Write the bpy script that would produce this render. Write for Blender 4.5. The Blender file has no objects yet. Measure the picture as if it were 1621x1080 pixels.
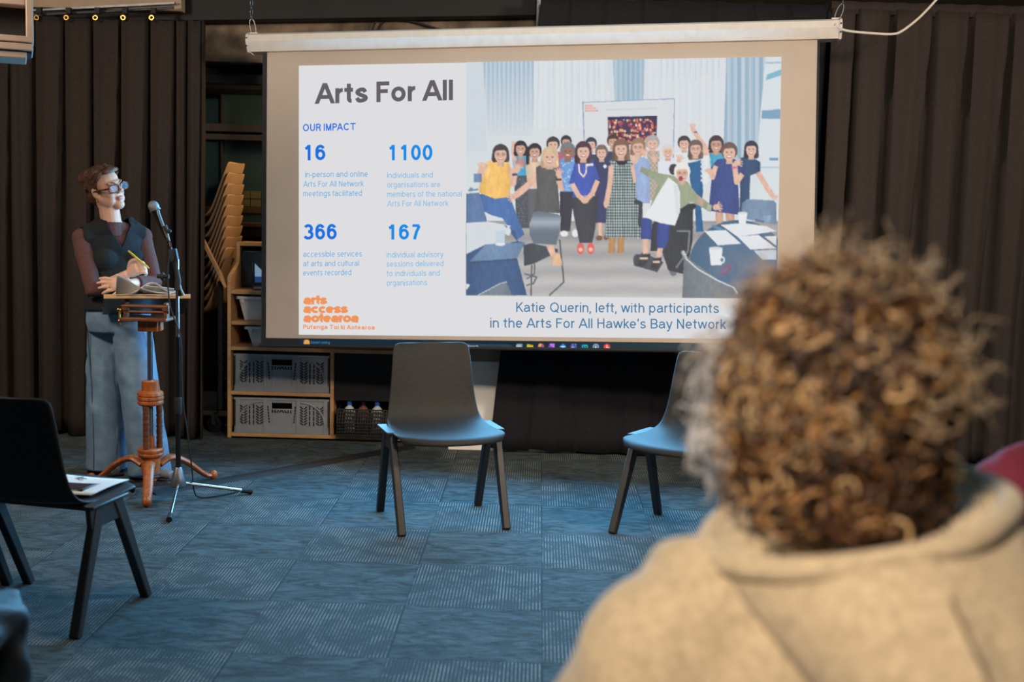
import bpy, bmesh, math, random
import numpy as np
from mathutils import Vector, Matrix, Euler

C = bpy.context.scene.collection
scene = bpy.context.scene
PI = math.pi
V = Vector

# ------------------------------------------------------------------ camera
CAM_H, FPX, PITCH, ROLL = 1.459, 1850.0, 0.115, 0.028
cF = V((0, math.cos(PITCH), -math.sin(PITCH)))
cR0 = V((1, 0, 0)); cU0 = cR0.cross(cF)
cR = cR0 * math.cos(ROLL) + cU0 * math.sin(ROLL)
cU = -cR0 * math.sin(ROLL) + cU0 * math.cos(ROLL)
EYE = V((0, 0, CAM_H))
cam_data = bpy.data.cameras.new('camera')
cam_data.sensor_width = 36.0
cam_data.lens = FPX / 1621.0 * 36.0
cam_data.clip_start = 0.05
cam_data.dof.use_dof = True
cam_data.dof.focus_distance = 5.8
cam_data.dof.aperture_fstop = 2.4
cam = bpy.data.objects.new('camera', cam_data)
C.objects.link(cam)
cam.matrix_world = Matrix(((cR.x, cU.x, -cF.x, EYE.x), (cR.y, cU.y, -cF.y, EYE.y), (cR.z, cU.z, -cF.z, EYE.z), (0, 0, 0, 1)))
scene.camera = cam

# ------------------------------------------------------------------ view, world, lamps
scene.view_settings.view_transform = 'Standard'
scene.view_settings.look = 'None'
scene.view_settings.exposure = 0.0
scene.view_settings.gamma = 1.0
scene.view_settings.use_curve_mapping = False
scene.cycles.use_denoising = True
scene.cycles.max_bounces = 5
scene.cycles.sample_clamp_indirect = 4.0

world = bpy.data.worlds.new('world')
scene.world = world
world.use_nodes = True
bg = world.node_tree.nodes['Background']
bg.inputs[0].default_value = (0.55, 0.62, 0.75, 1)
bg.inputs[1].default_value = 0.05


def area_lamp(name, loc, target, size, power, color, size_y=None, spread=None):
    d = bpy.data.lights.new(name, 'AREA')
    d.energy = power
    d.color = color
    d.size = size
    if size_y:
        d.shape = 'RECTANGLE'
        d.size_y = size_y
    if spread:
        d.spread = math.radians(spread)
    o = bpy.data.objects.new(name, d)
    C.objects.link(o)
    o.location = loc
    o.rotation_euler = (V(target) - V(loc)).to_track_quat('-Z', 'Y').to_euler()
    return o


# warm ceiling lights over the audience (one more to the side), and one added to brighten the screen
area_lamp('ceiling_lamp', (-3.1, 4.15, 2.6), (-1.8, 6.4, 1.0), 0.4, 50, (1.0, 0.80, 0.60))
area_lamp('ceiling_lamp.001', (2.4, 3.4, 2.75), (0.9, 6.6, 1.1), 0.5, 160, (1.0, 0.82, 0.64))
area_lamp('ceiling_lamp.003', (-0.95, 7.72, 2.1), (-1.75, 7.45, 1.35), 0.2, 10, (1.0, 0.66, 0.34))
area_lamp('ceiling_lamp.002', (-0.7, -0.2, 2.75), (0.35, 1.3, 1.1), 0.4, 21, (1.0, 0.86, 0.70), spread=75)
area_lamp('screen_fill_lamp', (0.3, 2.6, 2.75), (0.0, 6.4, 1.35), 0.4, 27, (1.0, 0.82, 0.64), spread=70)  # added fill lamp, brightens the screen border and the chairs before it

# ------------------------------------------------------------------ pixel of the survey photograph -> point in the room


def ray(px, py):
    return cF + cR * ((px - 810.5) / FPX) + cU * ((540 - py) / FPX)


def flr(px, py, z=0.0):
    d = ray(px, py)
    return EYE + d * ((z - CAM_H) / d.z)


def at(px, py, Y):
    d = ray(px, py)
    return EYE + d * (Y / d.y)


# ------------------------------------------------------------------ mesh builder
class MB:
    def __init__(self):
        self.v = []
        self.f = []
        self.m = []
        self.mi = 0

    def add(self, vs, fs):
        o = len(self.v)
        self.v += [tuple(p) for p in vs]
        self.f += [tuple(i + o for i in f) for f in fs]
        self.m += [self.mi] * len(fs)
        return self

    def box(self, c, s, rot=None):
        c = V(c)
        hx, hy, hz = s[0] / 2, s[1] / 2, s[2] / 2
        vs = [V((x, y, z)) for x in (-hx, hx) for y in (-hy, hy) for z in (-hz, hz)]
        if rot is not None:
            M = rot if isinstance(rot, Matrix) else Euler(rot).to_matrix()
            vs = [M @ p for p in vs]
        vs = [p + c for p in vs]
        return self.add(vs, [(0, 1, 3, 2), (4, 6, 7, 5), (0, 4, 5, 1), (2, 3, 7, 6), (0, 2, 6, 4), (1, 5, 7, 3)])

    def span(self, a, b):
        a, b = V(a), V(b)
        return self.box((a + b) / 2, [abs(b[i] - a[i]) for i in range(3)])

    def bar(self, a, b, w, d, up=(0, 0, 1), w2=None, d2=None):
        """tapered rectangular bar from a to b"""
        a, b = V(a), V(b)
        t = (b - a).normalized()
        s = t.cross(V(up))
        if s.length < 1e-4:
            s = t.cross(V((0, 1, 0)))
        s.normalize()
        u = s.cross(t)
        vs = []
        for p, ww, dd in ((a, w, d), (b, w2 or w, d2 or d)):
            for i, j in ((-1, -1), (1, -1), (1, 1), (-1, 1)):
                vs.append(p + s * (i * ww / 2) + u * (j * dd / 2))
        return self.add(vs, [(3, 2, 1, 0), (4, 5, 6, 7)] + [(i, (i + 1) % 4, (i + 1) % 4 + 4, i + 4) for i in range(4)])

    def tube(self, pts, r, n=8, cap=True, flat=1.0, up=None):
        pts = [V(p) for p in pts]
        k = len(pts)
        rs = [r] * k if isinstance(r, (int, float)) else list(r)
        ts = []
        for i in range(k):
            d = pts[min(i + 1, k - 1)] - pts[max(i - 1, 0)]
            ts.append(d.normalized() if d.length > 1e-9 else V((0, 0, 1)))
        u = V(up) if up else (V((0, 0, 1)) if abs(ts[0].z) < 0.9 else V((0, 1, 0)))
        vs, fs = [], []
        for i in range(k):
            if up:
                u = V(up)
            a = ts[i].cross(u)
            if a.length < 1e-6:
                a = ts[i].orthogonal()
            a.normalize()
            b = a.cross(ts[i]).normalized()
            u = b
            for j in range(n):
                th = 2 * PI * j / n
                vs.append(pts[i] + a * (math.cos(th) * rs[i]) + b * (math.sin(th) * rs[i] * flat))
        for i in range(k - 1):
            for j in range(n):
                j2 = (j + 1) % n
                fs.append((i * n + j, i * n + j2, (i + 1) * n + j2, (i + 1) * n + j))
        if cap:
            fs.append(tuple(reversed(range(n))))
            fs.append(tuple((k - 1) * n + j for j in range(n)))
        return self.add(vs, fs)

    def lathe(self, prof, n=20, c=(0, 0, 0), M=None):
        c = V(c)
        vs, fs = [], []
        for r, z in prof:
            for j in range(n):
                th = 2 * PI * j / n
                p = V((r * math.cos(th), r * math.sin(th), z))
                vs.append((M @ p if M else p) + c)
        for i in range(len(prof) - 1):
            for j in range(n):
                j2 = (j + 1) % n
                fs.append((i * n + j, i * n + j2, (i + 1) * n + j2, (i + 1) * n + j))
        fs.append(tuple(reversed(range(n))))
        fs.append(tuple((len(prof) - 1) * n + j for j in range(n)))
        return self.add(vs, fs)

    def ball(self, c, r, rot=None, n=16, m=10):
        c = V(c)
        r = (r, r, r) if isinstance(r, (int, float)) else r
        M = Euler(rot).to_matrix() if rot is not None and not isinstance(rot, Matrix) else rot
        vs, fs = [], []
        for i in range(1, m):
            ph = PI * i / m
            for j in range(n):
                th = 2 * PI * j / n
                p = V((r[0] * math.sin(ph) * math.cos(th), r[1] * math.sin(ph) * math.sin(th), r[2] * math.cos(ph)))
                vs.append((M @ p if M else p) + c)
        p0 = V((0, 0, r[2])); p1 = V((0, 0, -r[2]))
        vs.append((M @ p0 if M else p0) + c)
        vs.append((M @ p1 if M else p1) + c)
        for i in range(m - 2):
            for j in range(n):
                j2 = (j + 1) % n
                fs.append((i * n + j, (i + 1) * n + j, (i + 1) * n + j2, i * n + j2))
        t, b = len(vs) - 2, len(vs) - 1
        for j in range(n):
            j2 = (j + 1) % n
            fs.append((t, j, j2))
            fs.append((b, (m - 2) * n + j2, (m - 2) * n + j))
        return self.add(vs, fs)

    def prism(self, poly, thick, M=None):
        """2D polygon in local XZ, extruded along local Y by thick (centred)"""
        n = len(poly)
        vs = [V((x, -thick / 2, z)) for x, z in poly] + [V((x, thick / 2, z)) for x, z in poly]
        if M:
            vs = [M @ p for p in vs]
        fs = [tuple(range(n)), tuple(reversed(range(n, 2 * n)))] + [(i, i + n, (i + 1) % n + n, (i + 1) % n) for i in range(n)]
        return self.add(vs, fs)

    def grid(self, fn, nu, nv):
        vs = [fn(i / nu, j / nv) for j in range(nv + 1) for i in range(nu + 1)]
        w = nu + 1
        return self.add(vs, [(j * w + i, j * w + i + 1, (j + 1) * w + i + 1, (j + 1) * w + i) for j in range(nv) for i in range(nu)])

    def mesh(self, name):
        me = bpy.data.meshes.new(name)
        me.from_pydata(self.v, [], self.f)
        if any(self.m):
            me.polygons.foreach_set('material_index', self.m)
        me.update()
        return me


def fix_normals(me):
    b = bmesh.new()
    b.from_mesh(me)
    bmesh.ops.recalc_face_normals(b, faces=b.faces)
    b.to_mesh(me)
    b.free()


def obj(name, mb, mat, parent=None, bevel=0, smooth=35, seg=2, sub=0, solid=0, two=False):
    me = mb.mesh(name) if isinstance(mb, MB) else mb
    if isinstance(mb, MB):
        fix_normals(me)
    for mm in (mat if isinstance(mat, (list, tuple)) else [mat]):
        me.materials.append(mm)
    o = bpy.data.objects.new(name, me)
    C.objects.link(o)
    if parent is not None:
        o.parent = parent
    if solid:
        s = o.modifiers.new('solid', 'SOLIDIFY'); s.thickness = solid; s.offset = 0
        if two:
            s.material_offset = 1; s.material_offset_rim = 1
    if bevel:
        b = o.modifiers.new('bevel', 'BEVEL')
        b.width = bevel; b.segments = seg; b.limit_method = 'ANGLE'; b.angle_limit = math.radians(40)
    if sub:
        s = o.modifiers.new('sub', 'SUBSURF'); s.levels = sub; s.render_levels = sub
    if smooth:
        me.shade_smooth()
        if not sub:
            me.set_sharp_from_angle(angle=math.radians(smooth))
    return o


def thing(name, label, cat, loc=(0, 0, 0), rotz=0.0, group=None):
    o = bpy.data.objects.new(name, None)
    o.empty_display_size = 0.1
    C.objects.link(o)
    o.location = loc
    o.rotation_euler = (0, 0, rotz)
    o['label'] = label
    o['category'] = cat
    if group:
        o['group'] = group
    return o


def tag(o, label, cat, group=None):
    o['label'] = label
    o['category'] = cat
    if group:
        o['group'] = group
    return o


def struct(name, mb, mat, **k):
    o = obj(name, mb, mat, **k)
    o['kind'] = 'structure'
    return o


def remesh(mb, voxel, smooth=6, factor=0.5):
    """melt overlapping pieces into one continuous skin"""
    me = mb.mesh('tmp')
    fix_normals(me)
    o = bpy.data.objects.new('tmp', me)
    C.objects.link(o)
    r = o.modifiers.new('r', 'REMESH'); r.mode = 'VOXEL'; r.voxel_size = voxel; r.adaptivity = 0
    if smooth:
        s = o.modifiers.new('s', 'SMOOTH'); s.iterations = smooth; s.factor = factor
    dg = bpy.context.evaluated_depsgraph_get()
    out = bpy.data.meshes.new_from_object(o.evaluated_get(dg))
    bpy.data.objects.remove(o)
    bpy.data.meshes.remove(me)
    out.materials.clear()
    return out


def displace(me, fn):
    """move every vertex along its normal by fn(x, y, z) (numpy arrays)"""
    n = len(me.vertices)
    co = np.empty(n * 3); no = np.empty(n * 3)
    me.vertices.foreach_get('co', co); me.vertex_normals.foreach_get('vector', no)
    co = co.reshape(-1, 3); no = no.reshape(-1, 3)
    co += no * fn(co[:, 0], co[:, 1], co[:, 2])[:, None]
    me.vertices.foreach_set('co', co.ravel())
    me.update()
    return me


def cut(me, pred, relax=5):
    """delete the faces whose centre satisfies pred, then even out the new edge"""
    b = bmesh.new()
    b.from_mesh(me)
    bmesh.ops.delete(b, geom=[f for f in b.faces if pred(f.calc_center_median())], context='FACES')
    ring = [v for v in b.verts if v.is_boundary]
    for _ in range(relax):
        new = {}
        for v in ring:
            nb = [e.other_vert(v) for e in v.link_edges if e.is_boundary]
            if len(nb) == 2:
                new[v] = v.co * .4 + (nb[0].co + nb[1].co) * .3
        for v, c in new.items():
            v.co = c
    b.to_mesh(me)
    b.free()
    return me


def dup(root, name=None):
    r = root.copy(); C.objects.link(r)
    if name:
        r.name = name
    for ch in list(root.children):
        c = ch.copy(); C.objects.link(c); c.parent = r
        for g in list(ch.children):
            d = g.copy(); C.objects.link(d); d.parent = c
    return r


def smoothpts(pts, k=6):
    """Catmull-Rom through the points"""
    P = [V(p) for p in pts]
    P = [P[0] * 2 - P[1]] + P + [P[-1] * 2 - P[-2]]
    out = []
    for i in range(1, len(P) - 2):
        a, b, c, d = P[i - 1:i + 3]
        for j in range(k):
            t = j / k
            out.append(0.5 * ((2 * b) + (c - a) * t + (2 * a - 5 * b + 4 * c - d) * t * t + (3 * b - a - 3 * c + d) * t ** 3))
    out.append(P[-2])
    return out


# ------------------------------------------------------------------ materials
def lin(c):
    return tuple(((x / 255) / 12.92 if x / 255 <= 0.04045 else ((x / 255 + 0.055) / 1.055) ** 2.4) for x in c[:3])


def mat(name, rgb, rough=0.6, metal=0.0, rgb2=None, scale=30.0, detail=4.0, bump=0.0, bscale=None, stretch=None, emit=None, spec=None, wave=None, sheen=0, mix=(0.35, 0.65)):
    """procedural surface: base colour broken by noise towards rgb2, optional noise bump"""
    m = bpy.data.materials.new(name)
    m.use_nodes = True
    nt = m.node_tree
    b = nt.nodes['Principled BSDF']
    b.inputs['Roughness'].default_value = rough
    b.inputs['Metallic'].default_value = metal
    if spec is not None:
        b.inputs['Specular IOR Level'].default_value = spec
    if sheen:
        b.inputs['Sheen Weight'].default_value = sheen
    c1 = lin(rgb) + (1,)
    c2 = lin(rgb2 or tuple(max(0, x * 0.88) for x in rgb)) + (1,)
    tc = nt.nodes.new('ShaderNodeTexCoord')
    mp = nt.nodes.new('ShaderNodeMapping')
    nt.links.new(tc.outputs['Object'], mp.inputs[0])
    if stretch:
        mp.inputs['Scale'].default_value = stretch
    if wave:
        n = nt.nodes.new('ShaderNodeTexWave')
        n.wave_type = 'BANDS'; n.bands_direction = wave
        n.inputs['Scale'].default_value = scale
        n.inputs['Distortion'].default_value = 6
        n.inputs['Detail'].default_value = detail
        fac = n.outputs['Fac']
    else:
        n = nt.nodes.new('ShaderNodeTexNoise')
        n.inputs['Scale'].default_value = scale
        n.inputs['Detail'].default_value = detail
        fac = n.outputs['Fac']
    nt.links.new(mp.outputs[0], n.inputs['Vector'])
    rp = nt.nodes.new('ShaderNodeValToRGB')
    rp.color_ramp.elements[0].position = mix[0]; rp.color_ramp.elements[0].color = c1
    rp.color_ramp.elements[1].position = mix[1]; rp.color_ramp.elements[1].color = c2
    nt.links.new(fac, rp.inputs[0])
    nt.links.new(rp.outputs[0], b.inputs['Base Color'])
    if bump:
        bn = nt.nodes.new('ShaderNodeBump')
        bn.inputs['Strength'].default_value = bump
        bn.inputs['Distance'].default_value = 0.01
        if bscale:
            n2 = nt.nodes.new('ShaderNodeTexNoise')
            n2.inputs['Scale'].default_value = bscale
            n2.inputs['Detail'].default_value = 3
            nt.links.new(mp.outputs[0], n2.inputs['Vector'])
            nt.links.new(n2.outputs['Fac'], bn.inputs['Height'])
        else:
            nt.links.new(fac, bn.inputs['Height'])
        nt.links.new(bn.outputs[0], b.inputs['Normal'])
    if emit:
        b.inputs['Emission Color'].default_value = lin(emit[0]) + (1,)
        b.inputs['Emission Strength'].default_value = emit[1]
    return m


def glow(name, rgb):
    """a flat colour of light thrown on the screen by the projector"""
    m = bpy.data.materials.new(name)
    m.use_nodes = True
    nt = m.node_tree
    nt.nodes.clear()
    e = nt.nodes.new('ShaderNodeEmission'); o = nt.nodes.new('ShaderNodeOutputMaterial')
    e.inputs[0].default_value = lin(rgb) + (1,)
    nt.links.new(e.outputs[0], o.inputs[0])
    return m


def glow_attr(name):
    m = bpy.data.materials.new(name)
    m.use_nodes = True
    nt = m.node_tree
    nt.nodes.clear()
    e = nt.nodes.new('ShaderNodeEmission'); o = nt.nodes.new('ShaderNodeOutputMaterial')
    a = nt.nodes.new('ShaderNodeAttribute'); a.attribute_name = 'picture'
    nt.links.new(a.outputs['Color'], e.inputs[0])
    nt.links.new(e.outputs[0], o.inputs[0])
    return m


M = {}
M['black_plastic'] = mat('black_plastic', (47, 46, 45), 0.6, rgb2=(42, 41, 40), scale=60, bump=0.03, bscale=900, spec=0.22)
M['black_leg'] = mat('black_leg', (40, 38, 36), 0.5, rgb2=(34, 33, 32), scale=50, bump=0.03, bscale=700)
M['tan_plastic'] = mat('tan_plastic', (190, 154, 116), 0.5, rgb2=(186, 148, 106), scale=14)
M['curtain'] = mat('curtain', (66, 59, 56), 0.95, rgb2=(57, 51, 49), scale=120, bump=0.15, bscale=500, spec=0.1)
M['curtain_dark'] = mat('curtain_dark', (38, 38, 42), 0.95, rgb2=(31, 31, 35), scale=120, bump=0.15, bscale=500, spec=0.1)
M['dark_paint'] = mat('dark_paint', (14, 15, 20), 0.7, rgb2=(10, 11, 16), scale=20)
M['dark_wall'] = mat('dark_wall', (30, 30, 32), 0.8, rgb2=(25, 25, 27), scale=8)
M['room_wall'] = mat('room_wall', (120, 112, 104), 0.85, rgb2=(112, 104, 96), scale=6)
M['ceiling'] = mat('ceiling', (170, 152, 132), 0.9, rgb2=(160, 142, 122), scale=8)
M['concrete'] = mat('concrete', (128, 112, 94), 0.9, rgb2=(78, 66, 56), scale=7, detail=8, bump=0.2)
M['white_metal'] = mat('white_metal', (206, 196, 186), 0.4, rgb2=(198, 188, 178), scale=20)
M['white_paint'] = mat('white_paint', (236, 232, 226), 0.6, rgb2=(230, 226, 220), scale=6)
M['beige_paint'] = mat('beige_paint', (140, 124, 108), 0.7, rgb2=(130, 116, 100), scale=6)
M['screen_cloth'] = mat('screen_cloth', (176, 162, 150), 0.95, rgb2=(171, 157, 145), scale=3, spec=0.05)
M['black_border'] = mat('black_border', (22, 24, 28), 0.8, rgb2=(18, 20, 24), scale=20)
M['steel'] = mat('steel', (170, 172, 176), 0.25, 1.0, rgb2=(150, 152, 156), scale=40)
M['dull_steel'] = mat('dull_steel', (120, 124, 130), 0.45, 0.8, rgb2=(104, 108, 114), scale=40)
M['brass'] = mat('brass', (190, 150, 80), 0.3, 1.0, rgb2=(170, 130, 64), scale=40)
M['wood_light'] = mat('wood_light', (196, 152, 104), 0.5, rgb2=(176, 132, 88), scale=9, stretch=(1, 8, 8), detail=6)
M['wood_orange'] = mat('wood_orange', (180, 98, 46), 0.4, rgb2=(140, 72, 32), scale=16, stretch=(4, 4, 1), detail=5)
M['wood_brown'] = mat('wood_brown', (120, 70, 40), 0.4, rgb2=(88, 48, 28), scale=14, stretch=(1, 6, 6), detail=5)
M['wood_sill'] = mat('wood_sill', (92, 66, 48), 0.6, rgb2=(74, 52, 38), scale=10, stretch=(1, 8, 8))
M['rubber'] = mat('rubber', (24, 24, 25), 0.7, rgb2=(20, 20, 21), scale=40)
M['black_gloss'] = mat('black_gloss', (20, 20, 22), 0.25, rgb2=(16, 16, 18), scale=40)
M['paper'] = mat('paper', (226, 222, 216), 0.8, rgb2=(216, 212, 208), scale=6)

# ------------------------------------------------------------------ the room
GRID_YAW, GX, GY = -0.021, -1.320, 6.146


def carpet_material():
    m = bpy.data.materials.new('carpet_tiles')
    m.use_nodes = True
    nt = m.node_tree
    N, L = nt.nodes, nt.links
    b = N['Principled BSDF']
    b.inputs['Roughness'].default_value = 0.85
    b.inputs['Specular IOR Level'].default_value = 0.25

    def math_(op, a, bb=None):
        n = N.new('ShaderNodeMath'); n.operation = op
        for i, x in enumerate((a, bb)):
            if x is None:
                continue
            if isinstance(x, (int, float)):
                n.inputs[i].default_value = x
            else:
                L.new(x, n.inputs[i])
        return n.outputs[0]

    def noise(vec, scale, detail, rough=0.5, dist=0.0):
        n = N.new('ShaderNodeTexNoise')
        n.inputs['Scale'].default_value = scale; n.inputs['Detail'].default_value = detail
        n.inputs['Roughness'].default_value = rough; n.inputs['Distortion'].default_value = dist
        L.new(vec, n.inputs['Vector'])
        return n

    def ramp(fac, *stops):
        r = N.new('ShaderNodeValToRGB')
        e = r.color_ramp.elements
        while len(e) < len(stops):
            e.new(0.5)
        for i, (p, c) in enumerate(stops):
            e[i].position = p; e[i].color = lin(c) + (1,)
        L.new(fac, r.inputs[0])
        return r.outputs[0]

    def mixc(fac, a, bb):
        n = N.new('ShaderNodeMix'); n.data_type = 'RGBA'
        if isinstance(fac, (int, float)):
            n.inputs[0].default_value = fac
        else:
            L.new(fac, n.inputs[0])
        L.new(a, n.inputs[6]); L.new(bb, n.inputs[7])
        return n.outputs[2]

    tc = N.new('ShaderNodeTexCoord')
    sep = N.new('ShaderNodeSeparateXYZ'); L.new(tc.outputs['Object'], sep.inputs[0])
    x, y = sep.outputs[0], sep.outputs[1]
    ix = math_('FLOOR', math_('MULTIPLY', x, 2.0)); iy = math_('FLOOR', math_('MULTIPLY', y, 2.0))
    parity = math_('MULTIPLY', math_('FRACT', math_('MULTIPLY', math_('ADD', math_('ADD', ix, iy), 200.0), 0.5)), 2.0)   # 0 striped, 1 marbled
    # per tile offset of the patterns
    comb = N.new('ShaderNodeCombineXYZ'); L.new(math_('MULTIPLY', ix, 7.3), comb.inputs[0]); L.new(math_('MULTIPLY', iy, 3.7), comb.inputs[1])
    add = N.new('ShaderNodeVectorMath'); add.operation = 'ADD'
    L.new(tc.outputs['Object'], add.inputs[0]); L.new(comb.outputs[0], add.inputs[1])
    mp = N.new('ShaderNodeMapping'); mp.inputs['Scale'].default_value = (5.5, 17, 1); L.new(add.outputs[0], mp.inputs[0])
    mpb = N.new('ShaderNodeMapping'); mpb.inputs['Scale'].default_value = (30, 130, 1); L.new(add.outputs[0], mpb.inputs[0])
    mps = N.new('ShaderNodeMapping'); mps.inputs['Scale'].default_value = (9, 9, 1); mps.inputs['Rotation'].default_value = (0, 0, 0.6); L.new(add.outputs[0], mps.inputs[0])
    mpf = N.new('ShaderNodeMapping'); mpf.inputs['Scale'].default_value = (260, 90, 1); L.new(add.outputs[0], mpf.inputs[0])
    # marbled tiles
    n1 = noise(mp.outputs[0], 1.3, 4, 0.55, 1.6)
    n1b = noise(mpb.outputs[0], 1.0, 3, 0.7)
    marb = ramp(math_('ADD', math_('MULTIPLY', n1.outputs[0], 0.78), math_('MULTIPLY', n1b.outputs[0], 0.22)),
                (0.40, (10, 18, 26)), (0.475, (38, 53, 63)), (0.62, (66, 83, 92)))
    hue = noise(mpf.outputs[0], 1.0, 2)
    fleck = ramp(hue.outputs[1], (0.0, (60, 100, 120)), (1.0, (140, 116, 96)))
    hs = N.new('ShaderNodeHueSaturation'); hs.inputs['Saturation'].default_value = 2.6
    L.new(ramp(hue.outputs[0], (0.30, (40, 60, 104)), (0.45, (50, 84, 92)), (0.56, (122, 120, 84)), (0.70, (150, 100, 64))), hs.inputs['Color'])
    hs.inputs['Saturation'].default_value = 1.0
    marb = mixc(0.22, marb, hs.outputs[0])
    # striped tiles: light yarn lines along the room's depth over dark
    s = math_('SINE', math_('MULTIPLY', x, 2 * PI * 80))
    n2 = noise(mps.outputs[0], 1.0, 4, 0.6, 0.8)
    n3 = noise(mpf.outputs[0], 1.0, 3, 0.7)
    lines = ramp(math_('ADD', math_('MULTIPLY', s, 0.5), 0.5), (0.40, (14, 25, 34)), (0.85, (116, 127, 130)))
    dark = ramp(n2.outputs[0], (0.0, (26, 40, 50)), (1.0, (34, 50, 62)))
    r2 = N.new('ShaderNodeMapRange'); L.new(math_('ADD', math_('MULTIPLY', n2.outputs[0], 0.65), math_('MULTIPLY', n3.outputs[0], 0.35)), r2.inputs[0])
    r2.inputs[1].default_value = 0.45; r2.inputs[2].default_value = 0.58; r2.inputs[3].default_value = 0.12; r2.inputs[4].default_value = 1.0
    strip = mixc(r2.outputs[0], dark, lines)
    strip = mixc(0.20, strip, hs.outputs[0])
    col = mixc(parity, strip, marb)
    # thin dark seams between the tiles
    ex = math_('ABSOLUTE', math_('SUBTRACT', math_('FRACT', math_('MULTIPLY', x, 2.0)), 0.5))
    ey = math_('ABSOLUTE', math_('SUBTRACT', math_('FRACT', math_('MULTIPLY', y, 2.0)), 0.5))
    seam = math_('GREATER_THAN', math_('MAXIMUM', ex, ey), 0.495)
    hv = N.new('ShaderNodeHueSaturation'); hv.inputs['Value'].default_value = 0.55; L.new(col, hv.inputs['Color'])
    col = mixc(seam, col, hv.outputs[0])
    L.new(col, b.inputs['Base Color'])
    bn = N.new('ShaderNodeBump'); bn.inputs['Strength'].default_value = 0.25; bn.inputs['Distance'].default_value = 0.004
    L.new(n1b.outputs[0], bn.inputs['Height']); L.new(bn.outputs[0], b.inputs['Normal'])
    return m


BACK = 7.95
fl = struct('floor', MB().box((1.3, -2.0, -0.05), (9.0, 13.0, 0.1)), carpet_material(), smooth=0)
fl.location = (GX, GY, 0)
fl.rotation_euler = (0, 0, GRID_YAW)
struct('ceiling', MB().span((-3.7, -2.5, 2.8), (3.9, 8.1, 2.9)), M['ceiling'], smooth=0)
struct('wall_left', MB().span((-3.7, -2.5, 0), (-3.6, 8.1, 2.8)), M['room_wall'], smooth=0)
struct('wall_right', MB().span((3.8, -2.5, 0), (3.9, 8.1, 2.8)), M['room_wall'], smooth=0)
# back wall with the window opening beside the screen
wx0, wx1, wz0, wz1 = -2.45, -0.9, 1.25, 2.17
b = MB()
b.span((-3.6, BACK, 0), (wx0, BACK + 0.12, 2.8)); b.span((wx1, BACK, 0), (3.8, BACK + 0.12, 2.8))
b.span((wx0, BACK, 0), (wx1, BACK + 0.12, wz0)); b.span((wx0, BACK, wz1), (wx1, BACK + 0.12, 2.8))
struct('wall_back', b, M['dark_wall'], smooth=0)
M['glass_green'] = mat('glass_green', (66, 92, 94), 0.25, rgb2=(54, 78, 80), scale=3)
M['window_frame'] = mat('window_frame', (84, 78, 76), 0.5, rgb2=(76, 70, 68), scale=20)
win = MB().span((wx0, BACK + 0.06, wz0), (wx1, BACK + 0.08, wz1))
w1 = struct('window_1', win, M['glass_green'], smooth=0)
b = MB()
b.span((wx0, BACK - 0.02, 1.90), (wx1, BACK + 0.05, 1.955)); b.span((wx0, BACK - 0.02, 1.845), (wx1, BACK + 0.05, 1.885))
obj('window_rail', b, M['window_frame'], w1, bevel=0.004)
b = MB()
b.span((-2.0, BACK, wz0), (-1.985, BACK + 0.06, wz1)); b.span((wx0, BACK - 0.02, wz1 - 0.02), (wx1, BACK + 0.05, wz1 + 0.02))
obj('window_frame', b, M['dark_paint'], w1, bevel=0.003)
b = MB()
b.span((wx0, BACK - 0.10, 1.27), (wx1, BACK + 0.05, 1.30)); b.span((wx0, BACK - 0.03, 1.20), (wx1, BACK + 0.0, 1.27)); b.span((wx0, BACK - 0.03, 1.36), (wx1, BACK + 0.02, 1.40))
obj('window_sill', b, M['wood_sill'], w1, bevel=0.004)
M['tiles_yellow'] = mat('tiles_yellow', (120, 118, 78), 0.4, rgb2=(108, 106, 70), scale=10)
b = MB()
for i in range(5):
    for j in range(2):
        b.span((-1.95 + i * 0.075, BACK + 0.035, 1.405 + j * 0.055), (-1.88 + i * 0.075, BACK + 0.055, 1.455 + j * 0.055))
obj('window_tiles', b, M['tiles_yellow'], w1)

# header beams over the window and screen
b = MB().prism([(-3.6, 2.50), (-2.02, 2.515), (0.09, 2.605), (0.09, 2.80), (-3.6, 2.80)], 0.12, Matrix.Translation((0, 7.28, 0)))
struct('trim_1', b, M['dark_paint'], bevel=0.004)
struct('trim_2', MB().span((-2.6, 7.40, 2.30), (0.10, 7.60, 2.80)), M['concrete'], smooth=0)
b = MB()
b.span((-2.6, 7.62, 2.17), (3.8, 7.80, 2.30))
struct('trim_3', b, M['dark_wall'], smooth=0)
M['dark_gloss'] = mat('dark_gloss', (38, 36, 38), 0.35, rgb2=(32, 30, 32), scale=20)
b = MB(); b.span((-2.6, 7.5, 2.17), (-0.8, 7.62, 2.24))
struct('trim_4', b, M['dark_paint'], bevel=0.01)
# galvanised channel hanging down beside the concrete beam
b = MB()
for k in (-1, 1):
    b.span((0.135 + k * 0.036 - 0.008, 7.08, 2.28), (0.135 + k * 0.036 + 0.008, 7.16, 2.8))
b.span((0.10, 7.15, 2.28), (0.17, 7.165, 2.8))
for k in range(8):
    b.box((0.135, 7.145, 2.34 + k * 0.05), (0.014, 0.006, 0.02))
struct('trim_5', b, M['dull_steel'], bevel=0.002)
# beige bulkhead over the curtain rail
struct('trim_6', MB().span((-3.6, 7.12, 2.555), (-2.02, 7.20, 2.8)), M['ceiling'], smooth=0)
# white wall end between the cart and the black curtain
b = MB(); b.span((-0.36, 6.93, 0.05), (0.6, 7.9, 0.53))
struct('wall_centre', b, M['white_paint'], bevel=0.004)
b = MB(); b.span((-0.36, 6.93, 0.53), (0.6, 7.9, 1.2))
struct('trim_7', b, M['beige_paint'], bevel=0.002)
struct('baseboard_centre', MB().span((-0.365, 6.875, 0.0), (0.4, 7.0, 0.048)), M['white_paint'], bevel=0.003)


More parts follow.
